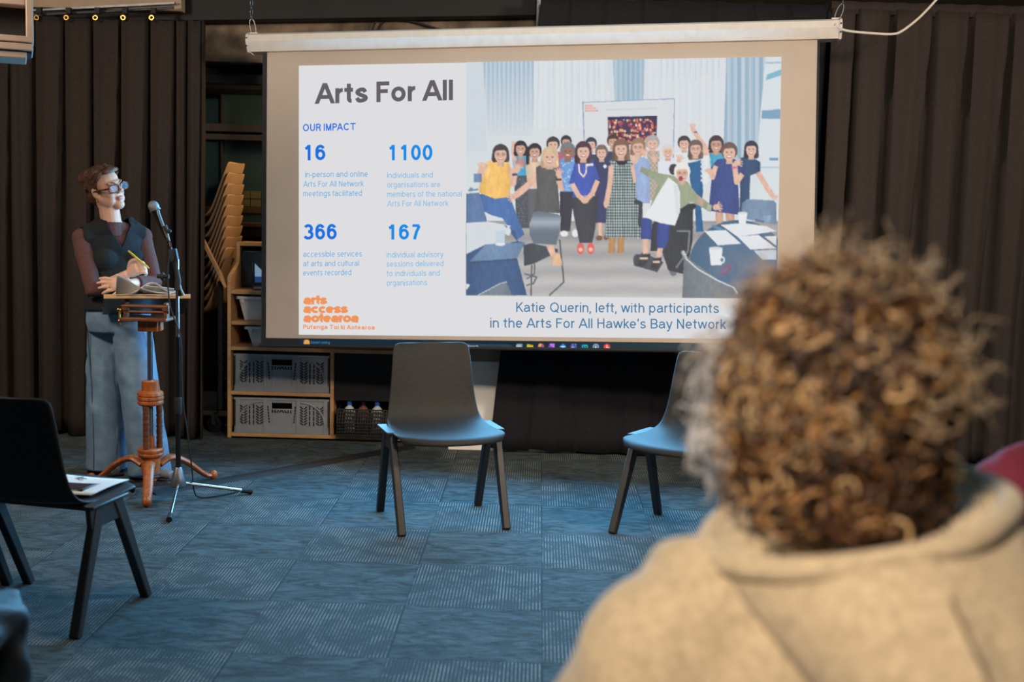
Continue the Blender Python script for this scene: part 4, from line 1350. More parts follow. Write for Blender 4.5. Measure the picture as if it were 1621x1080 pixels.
me = P.mesh('taskbar', [(473, 537), (1229, 546.2), (1228.5, 556), (473, 546.6)], 756, 10, 0.005)
me.materials.append(glow_attr('projected_taskbar'))
bar_ = bpy.data.objects.new('taskbar', me); C.objects.link(bar_); bar_.parent = slide
write('taskbar_lettering', 'Sunset coming', 492, 544, 522, 544.6, 4.4, GL['caption'], 0.15, d=0.007)
write('taskbar_lettering', 'Search', 741, 550.6, 757, 550.8, 4.6, GL['lightgrey'], 0.15, d=0.007)

# ------------------------------------------------------------------ moulded stacking chair (local: front is +y, feet around the origin)
def chair_shell():
    prof = [(-.270, .800, .150), (-.269, .797, .172), (-.267, .788, .184), (-.263, .765, .190), (-.248, .690, .196), (-.232, .610, .203), (-.216, .540, .211), (-.198, .488, .220), (-.176, .458, .229),
            (-.150, .442, .236), (-.110, .432, .241), (-.050, .427, .245), (.010, .427, .249), (.070, .428, .253), (.130, .431, .256), (.185, .433, .256), (.225, .431, .252), (.247, .424, .244), (.256, .412, .234), (.256, .400, .228)]
    nu = 18
    m = MB()
    vs = []
    n = len(prof)
    for k, (y, z, hw) in enumerate(prof):
        front = max(0.0, min(1.0, (k - 11) / 6))
        back = max(0.0, min(1.0, (8 - k) / 4))
        for i in range(nu + 1):
            u = -1 + 2 * i / nu
            yy = y + 0.020 * back * u * u - 0.095 * front * abs(u) ** 2.6
            zz = z - 0.014 * (1 - back) * (1 - front) * (1 - u * u) - 0.006 * front * abs(u) ** 4
            vs.append((u * hw, yy, zz))
    w = nu + 1
    m.add(vs, [(j * w + i, j * w + i + 1, (j + 1) * w + i + 1, (j + 1) * w + i) for j in range(n - 1) for i in range(nu)])
    return m


def chair_leg(s, e):
    """s: side, e: +1 front, -1 rear"""
    foot = V((s * .243, e * .222, 0.0))
    top = V((s * .247, .018 if e > 0 else -.085, .420))
    m = MB()
    m.bar(foot, top, .030, .036, up=(s, 0, 0), w2=.052, d2=.030)
    return m


def chair_bracket(s):
    m = MB()
    M_ = Matrix(((0, s, 0), (1, 0, 0), (0, 0, 1)))
    m.prism([(-.150, .424), (.052, .424), (.075, .345), (-.140, .345)], .020, Matrix.Translation((s * .247, 0, 0)) @ M_.to_4x4())
    m.box((s * .256, -.055, .426), (.046, .215, .012))
    return m


MESH = {}


def make_chair(name, label, group=None, shell='black_plastic', leg='black_leg', cat='chair'):
    t = thing(name, label, cat, group=group)
    obj('seat_shell', chair_shell(), M[shell] if shell == 'black_plastic' else [M[shell], M['black_plastic']], t, solid=.011, sub=1, smooth=180, two=shell != 'black_plastic')
    for s in (-1, 1):
        obj('side_bracket', chair_bracket(s), M[leg], t, bevel=.004)
        for e in (-1, 1):
            obj('leg', chair_leg(s, e), M[leg], t, bevel=.005)
    b = MB(); b.box((0, .02, .405), (.48, .05, .018)); b.box((0, -.08, .405), (.48, .04, .018))
    obj('under_frame', b, M[leg], t, bevel=.003)
    return t


def facing(fx, fy):
    return math.atan2(-fx, fy)


chair0 = make_chair('stacking_chair', 'empty black plastic chair facing the audience below the middle of the projection screen', 'black chairs in the room')
chair0.location = (-.303, 5.301, 0); chair0.rotation_euler.z = facing(.325, -.946)


def chair(label, x, y, rz):
    c = dup(chair0)
    c['label'] = label
    c.location = (x, y, 0); c.rotation_euler.z = rz
    return c


chair('empty black plastic chair angled towards the lectern, partly hidden by the curly-haired person', .804, 5.198, facing(-.565, -.825))
fb = facing(.224, .975)
chair_b = chair('black plastic chair with a printed brochure on its seat, its back to the camera', -1.602, 3.988, fb)
chair('black plastic chair beside the brochure chair, only one leg in view', -2.140, 4.06, fb + 0.05)

# brochure lying on the seat
br = thing('brochure', 'glossy printed brochure with dark pictures lying on the seat of a black chair', 'brochure', chair_b.matrix_world @ V((0, 0, 0)))
br.location = (-1.602, 3.988, 0); br.rotation_euler.z = fb


def sheet_fn(x0, x1, y0, y1, z, lift=0.0):
    return lambda u, v: V((x0 + (x1 - x0) * u, y0 + (y1 - y0) * v, z + lift * (u - .5) ** 2 * 4 + 0.004 * math.sin(v * 3)))


obj('page', MB().grid(sheet_fn(-.10, .205, -.06, .175, .4385, .004), 10, 8), M['paper'], br, solid=.003, smooth=60)
M['print_dark'] = mat('print_dark', (70, 40, 40), 0.4, rgb2=(24, 22, 26), scale=22, detail=5)
obj('cover_picture', MB().grid(sheet_fn(-.06, .15, -.03, .09, .4412, .003), 8, 6), M['print_dark'], br, solid=.0006, smooth=60)
M['print_black'] = mat('print_black', (40, 40, 44), 0.5, rgb2=(30, 30, 34), scale=20)
b = MB()
for k in range(4):
    b.grid(sheet_fn(-.05, .06 - .02 * (k % 2), .11 + .012 * k, .116 + .012 * k, .4414, .003), 4, 1)
obj('printed_lines', b, M['print_black'], br, solid=.0006)

# ------------------------------------------------------------------ stacked tan chairs leaning on a dolly behind the curtain edge
names10 = ['topmost', 'second from the top', 'third from the top', 'fourth from the top', 'fifth from the top', 'sixth from the top', 'seventh from the top', 'eighth from the top', 'ninth from the top', 'lowest']
st0 = make_chair('stacked_chair', 'tan chair, topmost in the tall stack beside the wooden cart', 'chairs of the tall stack', 'tan_plastic')
top_world = V((-1.755, 7.47, 1.680))
lean = math.radians(9)
face = facing(-.998, .06)
for k in range(10):
    c = st0 if k == 0 else dup(st0)
    if k:
        c['label'] = 'tan chair, %s in the tall stack beside the wooden cart' % names10[k]
    R_ = Matrix.Rotation(face, 3, 'Z') @ Matrix.Rotation(lean, 3, 'X')
    c.rotation_euler = R_.to_euler()
    tip = R_ @ V((0, -.27, .80))
    off = R_ @ V((0, -.010, -.066))
    c.location = top_world - tip + V((0.0, 0, -0.0665 * k)) + V((-0.0025 * k, 0.001 * k, 0))
# dolly under them: sloping wooden handle bar, deck and castors
dolly_c = V((-2.03, 7.30, 0))
dl = thing('chair_dolly', 'dark chair dolly on castors with a sloping wooden bar, under the stacked chairs', 'dolly', (0, 0, 0))
b = MB(); b.bar(at(317, 372, 7.14), at(359, 456, 7.10), .022, .03, up=(0, 1, 0))
obj('sloping_bar', b, M['wood_light'], dl, bevel=.003)
b = MB(); b.box((-2.03, 7.47, .155), (.50, .58, .03))
for sy in (7.195, 7.74):
    b.box((-2.03, sy, .20), (.5, .03, .12))
b.box((-2.0, 7.165, .62), (.03, .03, .9)); b.box((-1.80, 7.165, .55), (.03, .03, .80))
obj('deck', b, M['dark_paint'], dl, bevel=.004)


def castor(parent, x, y, r=.05, top=.14, yaw=0.4, wheelmat='rubber'):
    w = MB()
    Mx = Matrix.Rotation(yaw, 3, 'Z') @ Matrix.Rotation(PI / 2, 3, 'Y')
    w.lathe([(r * .55, -.012), (r, -.010), (r, .010), (r * .55, .012)], 20, (x, y, r), Mx)
    wh = obj('castor', w, M[wheelmat], parent, bevel=.002)
    rim = MB(); rim.lathe([(r * .5, -.0135), (r * .62, -.0135), (r * .62, .0135), (r * .5, .0135)], 18, (x, y, r), Mx)
    obj('castor_rim', rim, M['steel'], wh)
    f = MB()
    ofs = Mx @ V((0, 0, .018))
    for s in (-1, 1):
        f.bar(V((x, y, r)) + ofs * s, V((x, y, top)) + ofs * s, .022, .003, up=tuple(ofs))
    f.lathe([(.016, top - .01), (.016, top + .004)], 10, (x, y, 0))
    obj('castor_fork', f, M['dull_steel'], wh)
    return wh


castor(dl, -1.845, 7.20, .05, .14, 1.2)
castor(dl, -2.22, 7.22, .05, .14, .8)
castor(dl, -2.22, 7.70, .05, .14, .3)
castor(dl, -1.84, 7.70, .05, .14, .6)

# ------------------------------------------------------------------ rolling wooden cart
CX0, CX1, CE = -1.722, -1.075, -.56      # left side, middle upright, far end
CY0, CY1 = 7.02, 7.46
ct = thing('rolling_cart', 'pale plywood rolling cart with open shelves half hidden by the projection screen', 'cart', (CX0, CY0, 0))
ct.location = (0, 0, 0)
t = .022
M['ply_edge'] = M['wood_light']
# side panel: low in front, rising to the back
side = [(CY0, .004), (CY0, .985), (CY0 + .02, 1.0), (CY0 + .20, 1.055), (CY0 + .225, 1.075), (CY0 + .225, 1.19), (CY1, 1.19), (CY1, .07), (CY0 + .03, .07), (CY0 + .03, .004)]
MY = Matrix(((0, 1, 0, 0), (1, 0, 0, 0), (0, 0, 1, 0), (0, 0, 0, 1)))
obj('side_panel', MB().prism(side, t, Matrix.Translation((CX0 + t / 2, 0, 0)) @ MY), M['wood_light'], ct, bevel=.002)
obj('side_panel', MB().span((CX1 - t, CY0, .035), (CX1, CY1, .558)), M['wood_light'], ct, bevel=.002)
obj('side_panel', MB().span((CE - t, CY0 + .05, .035), (CE, CY1, 1.19)), M['wood_light'], ct, bevel=.002)
for z0, x1 in ((.886, CE - t), (.700, CE - t), (.545, CE - t), (.272, CX1 - t), (.014, CE - .0)):
    obj('shelf', MB().span((CX0 + t, CY0 + .003, z0), (x1, CY1 - .01, z0 + t)), M['wood_light'], ct, bevel=.002)
obj('shelf', MB().span((CX0 + t, CY0 + .225, 1.168), (CE - t, CY1 - .01, 1.19)), M['wood_light'], ct, bevel=.002)
obj('back_panel', MB().span((CX0 + t, CY1 - .012, .04), (CE - t, CY1, 1.168)), M['dark_paint'], ct)
obj('dark_door', MB().span((CX1 + .002, CY0 + .02, .25), (CE - t - .001, CY0 + .04, .543)), M['dark_paint'], ct, bevel=.003)
obj('foot_block', MB().span((CE + .03, CY0 + .02, -.0), (CE + .065, CY0 + .06, .035)), M['wood_light'], ct)
for x, y in ((-1.60, 7.06), (-.66, 7.06), (-1.60, 7.42), (-.66, 7.42)):
    w = MB(); Mx = Matrix.Rotation(PI / 2, 3, 'Y')
    w.lathe([(.010, -.008), (.0125, -.006), (.0125, .006), (.010, .008)], 14, (x, y, .0125), Mx)
    obj('castor', w, M['rubber'], ct)

# white tubs
M['tub'] = mat('tub', (206, 202, 194), 0.45, rgb2=(198, 194, 186), scale=10)


def tub(label, x0, x1, z0, h):
    tb = thing('storage_tub', label, 'storage tub', ((x0 + x1) / 2, CY0 + .17, z0), group='white tubs on the cart')
    hw, hd = (x1 - x0) / 2, .15
    m = MB()
    vs = []
    for (sx, sy, z) in ((hw - .045, hd - .035, 0), (hw - .012, hd - .012, h), (hw - .018, hd - .018, h), (hw - .049, hd - .039, .006)):
        vs += [(-sx, -sy, z), (sx, -sy, z), (sx, sy, z), (-sx, sy, z)]
    fs = [(0, 3, 2, 1), (12, 13, 14, 15)]
    for k in range(3):
        fs += [(k * 4 + i, k * 4 + (i + 1) % 4, k * 4 + 4 + (i + 1) % 4, k * 4 + 4 + i) for i in range(4)]
    m.add(vs, fs)
    obj('tub_body', m, M['tub'], tb, bevel=.008, seg=3)
    m = MB()
    for k in (-1, 1):
        m.span((-hw, k * hd - .012 if k > 0 else -hd, h - .014), (hw, k * hd if k > 0 else -hd + .012, h + .004))
        m.span((k * hw if k < 0 else hw - .012, -hd, h - .014), (k * hw + .012 if k < 0 else hw, hd, h + .004))
    obj('tub_rim', m, M['tub'], tb, bevel=.003)
    m = MB(); m.span((-hw + .03, -hd - .004, h - .035), (-hw + .05, -hd + .01, h - .012)); m.span((hw - .05, -hd - .004, h - .035), (hw - .03, -hd + .01, h - .012))
    obj('tub_clip', m, M['tub'], tb, bevel=.002)


tub('white plastic tub on the cart shelf directly under the laptop', -1.675, -1.27, .7225, .145)
tub('white plastic tub on the cart shelf directly above the grey crates', -1.625, -1.22, .5675, .118)

# grey folding crates with pierced fronts
M['crate'] = mat('crate', (140, 144, 150), 0.55, rgb2=(132, 136, 142), scale=12)
M['hole'] = mat('hole', (20, 21, 24), 0.9, rgb2=(17, 18, 20), scale=12)


def crate(label, z0, h, first=None):
    x0, x1 = CX0 + t + .018, CX1 - t - .008
    W = x1 - x0
    cr = thing('folding_crate', label, 'crate', ((x0 + x1) / 2, CY0 + .012, z0), group='grey folding crates')
    hw, D = W / 2, .38
    m = MB()
    m.span((-hw, 0, 0), (hw, D, .012)); m.span((-hw, 0, 0), (-hw + .012, D, h)); m.span((hw - .012, 0, 0), (hw, D, h)); m.span((-hw, D - .012, 0), (hw, D, h))
    # front wall with a hand hole
    hx, hz0, hz1 = .062, h - .062, h - .026
    m.span((-hw, 0, 0), (-hx, .012, h)); m.span((hx, 0, 0), (hw, .012, h)); m.span((-hx, 0, 0), (hx, .012, hz0)); m.span((-hx, 0, hz1), (hx, .012, h))
    obj('crate_body', m, M['crate'], cr, bevel=.003)
    m = MB()
    m.span((-hw - .003, -.005, h - .010), (hw + .003, .004, h + .004)); m.span((-hw, -.004, 0), (hw, 0, .04))
    for s in (-1, 1):
        m.span((s * .10 - .010, -.006, .0), (s * .10 + .010, 0, h - .005)); m.span((s * (hw - .02) - .012, -.006, .0), (s * (hw - .02) + .012, 0, h - .005))
        # curved rib across the pierced field
        rib = [(s * (.115 + .15 * u), -.003, h - .02 - (h - .075) * (1 - math.sqrt(max(0, 1 - (1 - u) ** 2)))) for u in np.linspace(0.0, 1, 14)]
        rib = [(s * (.265 - (abs(p[0]) - .115)), p[1], p[2]) for p in rib]
        m.tube([V(p) for p in rib], .006, 5)
    obj('crate_ribs', m, M['crate'], cr, bevel=.0015)
    # the pattern of slots
    m = MB()
    n_ = 6
    for s in (-1, 1):
        for c_ in range(n_):
            cx = s * (.122 + c_ * .0245)
            for r_ in range(int((h - .085) / .0165)):
                z = .058 + r_ * .0165
                if c_ in (2, 3):
                    if r_ % 2 == 0:
                        m.box((cx, -.0008, z + .008), (.0075, .002, .028))
                else:
                    sl_ = (1 if c_ % 2 == 0 else -1)
                    m.box((cx, -.0008, z + .006), (.024, .002, .0075), (0, sl_ * s * .72, 0))
        for r_ in range(6):
            m.box((s * (.083 - r_ * .0015), -.0008, h - .052 - r_ * .018), (.007, .002, .014), (0, s * .3, 0))
    for k in range(8):
        m.box((-.056 + k * .016, -.0008, h - .078), (.0075, .002, .020), (0, (0, 0, .7, .7, -.7, -.7, 0, 0)[k], 0))
    obj('slot_pattern', m, M['hole'], cr, smooth=0)
    m = MB(); m.span((-hx, .013, hz0 - .004), (hx, .016, hz1 + .004))
    return cr


crate('grey folding crate on the higher of the two crate shelves', .2945, .225)
crate('grey folding crate on the bottom shelf of the cart', .0365, .215)

# laptop on the cart's top shelf
lp = thing('laptop', 'open laptop with a lit screen on the top shelf of the wooden cart', 'laptop', (-1.44, CY0 + .16, .9085), 0.25)
obj('keyboard_base', MB().box((0, 0, .008), (.32, .22, .014)), M['dull_steel'], lp, bevel=.003)
b = MB(); b.box((0, 0, .105), (.32, .008, .21))
sc_ = obj('laptop_lid', b, M['black_gloss'], lp, bevel=.003); sc_.location = (0, .10, .012); sc_.rotation_euler.x = -.25
M['laptop_light'] = mat('laptop_light', (20, 24, 30), .3, emit=((150, 180, 215), .55))
b = MB(); b.box((0, -.0052, .125), (.29, .001, .13)); o = obj('laptop_display', b, M['laptop_light'], sc_, smooth=0)
M['laptop_blue'] = mat('laptop_blue', (20, 24, 30), .3, emit=((40, 90, 160), .4))
b = MB(); b.box((0, -.0052, .04), (.29, .001, .036)); obj('laptop_dock', b, M['laptop_blue'], sc_, smooth=0)
bx = thing('black_case', 'black equipment case standing beside the laptop on the cart', 'case', (-1.60, CY0 + .33, .9085))
obj('case_body', MB().box((0, 0, .115), (.20, .16, .23)), M['black_gloss'], bx, bevel=.006)
b = MB(); b.tube(smoothpts([(-.05, 0, .23), (-.03, 0, .25), (.03, 0, .25), (.05, 0, .23)], 4), .006, 6)
obj('case_handle', b, M['rubber'], bx)
tag(obj('cable_coil', MB().tube([V((-1.50 + .03 * math.cos(a), 7.33 + .03 * math.sin(a), 1.193 + .004 + .0035 * a / 6.28)) for a in np.linspace(0, 6.28 * 3, 50)] + [V((-1.46, 7.31, 1.21)), V((-1.45, 7.27, 1.225))], .003, 6), M['rubber']),
    'small black cable coil lying on the raised back ledge of the cart', 'cable')

# black wire basket with bottles in the low bay of the cart
bk = thing('mesh_basket', 'black perforated basket in the low bay of the wooden cart behind the empty chair', 'basket', (-.86, CY0 + .02, .0365))
m = MB()
nx, nz = 24, 8
W_, H_ = .37, .165
for i in range(nx + 1):
    x = -W_ / 2 + W_ * i / nx
    m.tube([(x, -.06, .012), (x, -.075, H_ * .5), (x, -.03, H_)], .0042, 5)
for k in range(nz + 1):
    f = k / nz
    y = -.06 - .015 * (1 - abs(f - .5) * 2) + (.03 * max(0, f - .5) * 2)
    m.tube([(-W_ / 2, y, .012 + (H_ - .012) * f), (W_ / 2, y, .012 + (H_ - .012) * f)], .0048, 5)
obj('front_mesh', m, M['rubber'], bk)
m = MB(); m.span((-W_ / 2, -.06, .004), (W_ / 2, .20, .012)); m.span((-W_ / 2 - .006, -.06, .004), (-W_ / 2, .20, H_)); m.span((W_ / 2, -.06, .004), (W_ / 2 + .006, .20, H_)); m.span((-W_ / 2, .194, .004), (W_ / 2, .20, H_))
obj('basket_sides', m, M['rubber'], bk)
M['bottle_white'] = mat('bottle_white', (196, 200, 204), .4, rgb2=(186, 190, 196), scale=10)
M['bottle_brown'] = mat('bottle_brown', (116, 70, 56), .5, rgb2=(100, 60, 48), scale=10)
M['cap_blue'] = mat('cap_blue', (40, 96, 200), .4, rgb2=(34, 86, 186), scale=10)
for k, (x, cm, lab) in enumerate(((-.985, 'bottle_white', 'blue-capped white bottle in the black basket, beside the grey crates'), (-.90, 'bottle_brown', 'brown carton bottle in the middle of the black basket'), (-.815, 'bottle_white', 'blue-capped white bottle in the black basket, beside the empty chair'))):
    bo = thing('bottle', lab, 'bottle', (x, CY0 + .05, .049), group='bottles in the black basket')
    obj('bottle_body', MB().lathe([(.030, 0), (.033, .004), (.033, .135), (.026, .155), (.013, .165), (.013, .175)], 16), M[cm], bo)
    obj('bottle_cap', MB().lathe([(.015, .172), (.015, .195), (.012, .198)], 14), M['cap_blue' if k != 1 else 'black_gloss'], bo)

# ------------------------------------------------------------------ wooden lectern
LX, LY = -1.785, 5.72
le = thing('lectern', 'antique wooden lectern on a turned column with three scrolled legs and a tilted top', 'lectern', (LX, LY, 0))
for ang in (-76, 44, 164):
    a = math.radians(ang)
    d = V((math.cos(a), math.sin(a), 0))
    pts = smoothpts([d * .045 + V((0, 0, .125)), d * .11 + V((0, 0, .150)), d * .19 + V((0, 0, .118)), d * .27 + V((0, 0, .055)), d * .315 + V((0, 0, .026)), d * .345 + V((0, 0, .030))], 5)
    n = len(pts)
    rr = [.030 - .012 * i / n for i in range(n)]
    m = MB().tube(pts, rr, 10, flat=.62, up=None)
    m.ball(d * .347 + V((0, 0, .0265)), (.024, .024, .026), n=12, m=8)
    lg_ = obj('leg', m, M['wood_orange'], le, smooth=50)
m = MB().lathe([(.030, .085), (.046, .092), (.046, .165), (.058, .170), (.064, .178), (.064, .186), (.060, .190), (.064, .195), (.064, .206), (.056, .212), (.02, .213)], 24)
obj('hub', m, M['wood_orange'], le, smooth=30)
m = MB().lathe([(.02, .428), (.056, .430), (.063, .437), (.063, .448), (.058, .453), (.064, .459), (.064, .470), (.058, .475), (.064, .480), (.062, .492), (.052, .500), (.042, .502), (.042, .548), (.03, .552)], 24)
obj('collar', m, M['wood_orange'], le, smooth=30)
for k in range(3):
    a = math.radians(20 + 120 * k)
    x, y = .042 * math.cos(a), .042 * math.sin(a)
    pr_ = []
    for i in range(25):
        f = i / 24
        r_ = .0155 + (.0015 if i in (6, 12, 18) else 0) - (.0025 if i in (5, 7, 11, 13, 17, 19) else 0)
        pr_.append((r_, .208 + .224 * f))
    obj('spindle', MB().lathe(pr_, 12, (x, y, 0)), M['wood_brown'], le, smooth=60)
obj('screw_rod', MB().lathe([(.013, .27), (.013, .43)], 12), M['dull_steel'], le)
obj('screw_nut', MB().lathe([(.018, .210), (.018, .27), (.012, .274)], 12), M['wood_orange'], le)
obj('tube', MB().lathe([(.0135, .54), (.0135, .82)], 16), M['steel'], le)
m = MB(); m.box((0, 0, .825), (.10, .075, .055)); m.box((.056, 0, .83), (.012, .05, .06))
obj('top_block', m, M['wood_orange'], le, bevel=.006)
m = MB(); m.box((0.0, -.02, .862), (.22, .16, .016))
obj('lower_board', m, M['wood_brown'], le, bevel=.003)
# ratchet frame under the top: cross rods between side cheeks
m = MB()
for s in (-1, 1):
    m.box((s * .098, -.05, .905), (.016, .05, .080)); m.tube([(s * .098, -.078, .915), (s * .098, -.06, .915)], .016, 10)
obj('frame_cheek', m, M['wood_brown'], le, bevel=.004)
m = MB()
m.tube([(-.115, -.07, .925), (.115, -.07, .925)], .010, 10)
obj('cross_rod', m, M['wood_brown'], le)
m = MB(); m.tube([(-.115, -.065, .898), (.115, -.065, .898)], .007, 10)
obj('cross_rod', m, M['wood_brown'], le)
m = MB(); m.ball((-.125, -.075, .905), (.014, .014, .014)); m.tube([(-.122, -.08, .90), (-.120, -.085, .86)], .006, 8); m.ball((-.120, -.086, .853), .010); m.tube([(-.12, -.086, .85), (-.112, -.088, .832)], .004, 8)
obj('brass_latch', m, M['brass'], le)
# tilted board: high edge towards the audience
M['board'] = mat('board', (70, 44, 30), .35, rgb2=(54, 34, 24), scale=12, stretch=(1, 6, 6), detail=5)
b = MB(); b.box((0, 0, 0), (.400, .33, .018))
bd = obj('reading_board', b, M['board'], le, bevel=.002)
bd.location = (-.052, .100, .917); bd.rotation_euler = Euler((-math.radians(19), 0, 0)).to_matrix().to_euler(); bd.rotation_euler.z = math.radians(21)
b = MB(); b.box((0, -.167, .0), (.404, .012, .022))
obj('board_edge', b, M['wood_light'], bd, bevel=.002)
b = MB(); b.box((0, .160, .016), (.400, .012, .026))
obj('book_ledge', b, M['board'], bd, bevel=.002)
le_rot = math.radians(0)

# papers curling on the reading board
pa = thing('paper_sheets', 'loose white papers curling up on the lectern top', 'papers', (LX + .0, LY, 0), math.radians(20))


def curl(x0, x1, y0, y1, zb, lift, ph, tw=0.0):
    def fn(u, v):
        x = x0 + (x1 - x0) * u
        y = y0 + (y1 - y0) * v
        z = zb - (y - (-.06)) * .344
        z += lift * (math.exp(-((u - ph) / .28) ** 2)) * (1 - .55 * v) + tw * (1 - v) * (1 - u) ** 2
        return V((x, y, z))
    return MB().grid(fn, 24, 10)


obj('sheet', curl(-.155, .10, -.055, .22, .990, .020, .1, .075), M['paper'], pa, solid=.001, smooth=80)
M['paper_cool'] = M['paper']
obj('sheet', curl(-.12, .13, -.045, .22, .985, .062, .52), M['paper'], pa, solid=.001, smooth=80)
obj('sheet', curl(-.16, .145, -.058, .21, .980, .004, .3), M['paper'], pa, solid=.001, smooth=80)
# rolled-over page: a cone-like fold
m = MB()
m.grid(lambda u, v: V((-.03 + .16 * u + .01 * v, -.03 + .05 * math.sin(v * 3.6) * (1 - .5 * u), .990 + (.030 - .018 * u) * (1 - math.cos(v * 3.6)) * .5 + .006 * v)), 14, 14)
obj('sheet', m, M['paper'], pa, solid=.001, smooth=80)

# ------------------------------------------------------------------ microphone stand
MX, MY_ = -1.585, 5.50
ms = thing('microphone_stand', 'black tripod microphone stand in front of the lectern', 'microphone stand', (MX, MY_, 0))
for ang, ln in ((-80, .36), (30, .34), (150, .36)):
    a = math.radians(ang); d = V((math.cos(a), math.sin(a), 0))
    lg_ = obj('leg', MB().tube([d * .03 + V((0, 0, .088)), d * ln + V((0, 0, .018))], .0085, 10), M['steel'], ms)
    obj('rubber_foot', MB().tube([d * (ln - .03) + V((0, 0, .024)), d * (ln + .022) + V((0, 0, .0145))], [.012, .0145], 10), M['rubber'], lg_)
obj('base_cone', MB().lathe([(.03, .072), (.036, .078), (.036, .10), (.032, .115), (.018, .165), (.013, .17)], 20), M['dull_steel'], ms, smooth=40)
obj('lower_tube', MB().lathe([(.0125, .165), (.0125, .80)], 12), M['black_gloss'], ms)
obj('clamp_collar', MB().lathe([(.017, .43), (.019, .44), (.019, .50), (.017, .51)], 12), M['rubber'], ms)
obj('upper_tube', MB().lathe([(.0085, .79), (.0085, 1.165)], 12), M['steel'], ms)
j = V((-.016, 0, 1.185))
m = MB(); m.tube([V((0, 0, 1.02)), V((.004, 0, 1.075))], [.016, .015], 10); m.tube([V((.004, 0, 1.07)), j], .013, 10); m.box(tuple(j), (.035, .03, .06), (0, -.2, 0))
obj('boom_joint', m, M['rubber'], ms, bevel=.003)
m = MB(); m.tube([j + V((-.02, -.012, -.10)), j + V((-.075, -.012, -.10))], .010, 8); m.ball(j + V((-.05, -.012, -.10)), (.012, .02, .02))
obj('wing_knob', m, M['rubber'], ms)
b0, b1 = j + V((.030, 0, -.16)), j + V((-.032, 0, .100))
obj('boom_tube', MB().tube([b0 + V((.008, 0, -.03)), b0, b1], [.014, .008, .008], 10), M['black_gloss'], ms)
cl = b1 + V((-.012, 0, .035))
obj('microphone_clip', MB().tube([b1, b1 + V((-.004, 0, .02)), cl], [.010, .012, .014], 10).ball(b1 + V((.012, 0, .012)), .010), M['rubber'], ms)
# microphone
mp_ = thing('microphone', 'black handheld microphone with a silver grille clipped to the stand', 'microphone', V((MX, MY_, 0)) + cl)
axm = (V((-.046, 0.01, .105))).normalized()
q0 = V((.0, -.0, -.03)); q1 = q0 + axm * .105
obj('handle', MB().tube([q0 - axm * .03, q0, q1 - axm * .012, q1], [.009, .012, .0165, .019], 14), M['black_gloss'], mp_, smooth=50)
M['grille'] = mat('grille', (150, 155, 162), .45, .7, rgb2=(96, 100, 108), scale=420, detail=0, bump=.4)
g_ = MB(); g_.ball(q1 + axm * .026, (.0255, .0255, .029), axm.to_track_quat('Z', 'Y').to_matrix(), 20, 12); obj('grille', g_, M['grille'], mp_, smooth=80)
g_ = MB(); g_.tube([q1 + axm * .004, q1 + axm * .011], .0262, 20); obj('grille_band', g_, M['dull_steel'], mp_)
base_w = V((MX, MY_, 0))
# cable from the microphone down the stand to the floor
pts = [base_w + cl + q0 - axm * .03, base_w + V((-.02, -.03, 1.23)), base_w + V((-.035, -.03, 1.12)), base_w + V((-.026, -.03, .95)), base_w + V((.020, -.022, .80)), base_w + V((.024, -.02, .62)), base_w + V((.030, -.018, .48)),
       base_w + V((.048, -.01, .34)), base_w + V((.060, .02, .16)), base_w + V((.062, .05, .045)), base_w + V((.085, .06, .008)), base_w + V((.16, .10, .006)), base_w + V((.24, .20, .006))]
tag(obj('microphone_cable', MB().tube(smoothpts(pts, 6), .0038, 6), M['rubber']), 'thin black cable running down the microphone stand to the floor', 'cable')

# rubber cable cover across the carpet
c0, c1, w_ = flr(240, 782), flr(650, 708), .105
cdir = (c1 - c0).normalized(); cn = V((-cdir.y, cdir.x, 0))
m = MB()
vs = []
for p in (c0, c1):
    for k, z in ((-.5, .0005), (-.30, .010), (.30, .010), (.5, .0005)):
        vs.append(p + cn * (k * w_) + V((0, 0, z)))
m.add(vs, [(0, 1, 5, 4), (1, 2, 6, 5), (2, 3, 7, 6), (0, 4, 7, 3), (0, 3, 2, 1), (4, 5, 6, 7)])
tag(obj('cable_cover', m, M['rubber']), 'flat black rubber cable cover crossing the carpet from the lectern to the cart', 'cable cover')

# ------------------------------------------------------------------ loose cables overhead
hc = [at(x, y, 7.36) for x, y in ((588, 58), (592, 40), (600, 30), (615, 27), (640, 31), (668, 38), (690, 45), (700, 47))]
cable = MB().tube(smoothpts(hc, 5), .006, 6)
hc2 = [at(x, y, 7.38) for x, y in ((597, 58), (602, 42), (610, 33), (625, 29), (650, 34), (680, 43), (700, 47))]
cable.tube(smoothpts(hc2, 5), .006, 6)
tag(obj('hanging_cable', cable, M['rubber']), 'looped black cable hanging against the concrete beam above the screen', 'cable')
pc = [at(x, y, 6.22) for x, y in ((1322, 38), (1332, 46), (1350, 50), (1385, 53), (1412, 54), (1428, 49), (1455, 28), (1480, 2), (1500, -22))]
tag(obj('power_cord', MB().tube(smoothpts(pc, 6), .0065, 8), M['white_metal']), 'white power cord sagging from the end of the screen casing to the ceiling', 'cord')

# ------------------------------------------------------------------ boxy white unit hanging in the top corner
UE = at(53, 40, 5.0)
un = thing('ceiling_unit', 'boxy white unit with a dark opening hanging in the top corner near the curtain rail', 'ceiling unit', UE, math.radians(23))
M['unit_white'] = mat('unit_white', (172, 150, 136), .6, rgb2=(162, 140, 126), scale=8)
PXM = FPX / 5.35


def uspan(p0, p1, y0, y1):
    return MB().span(((p0[0] - 53) / PXM, y0, (40 - p0[1]) / PXM), ((p1[0] - 53) / PXM, y1, (40 - p1[1]) / PXM))


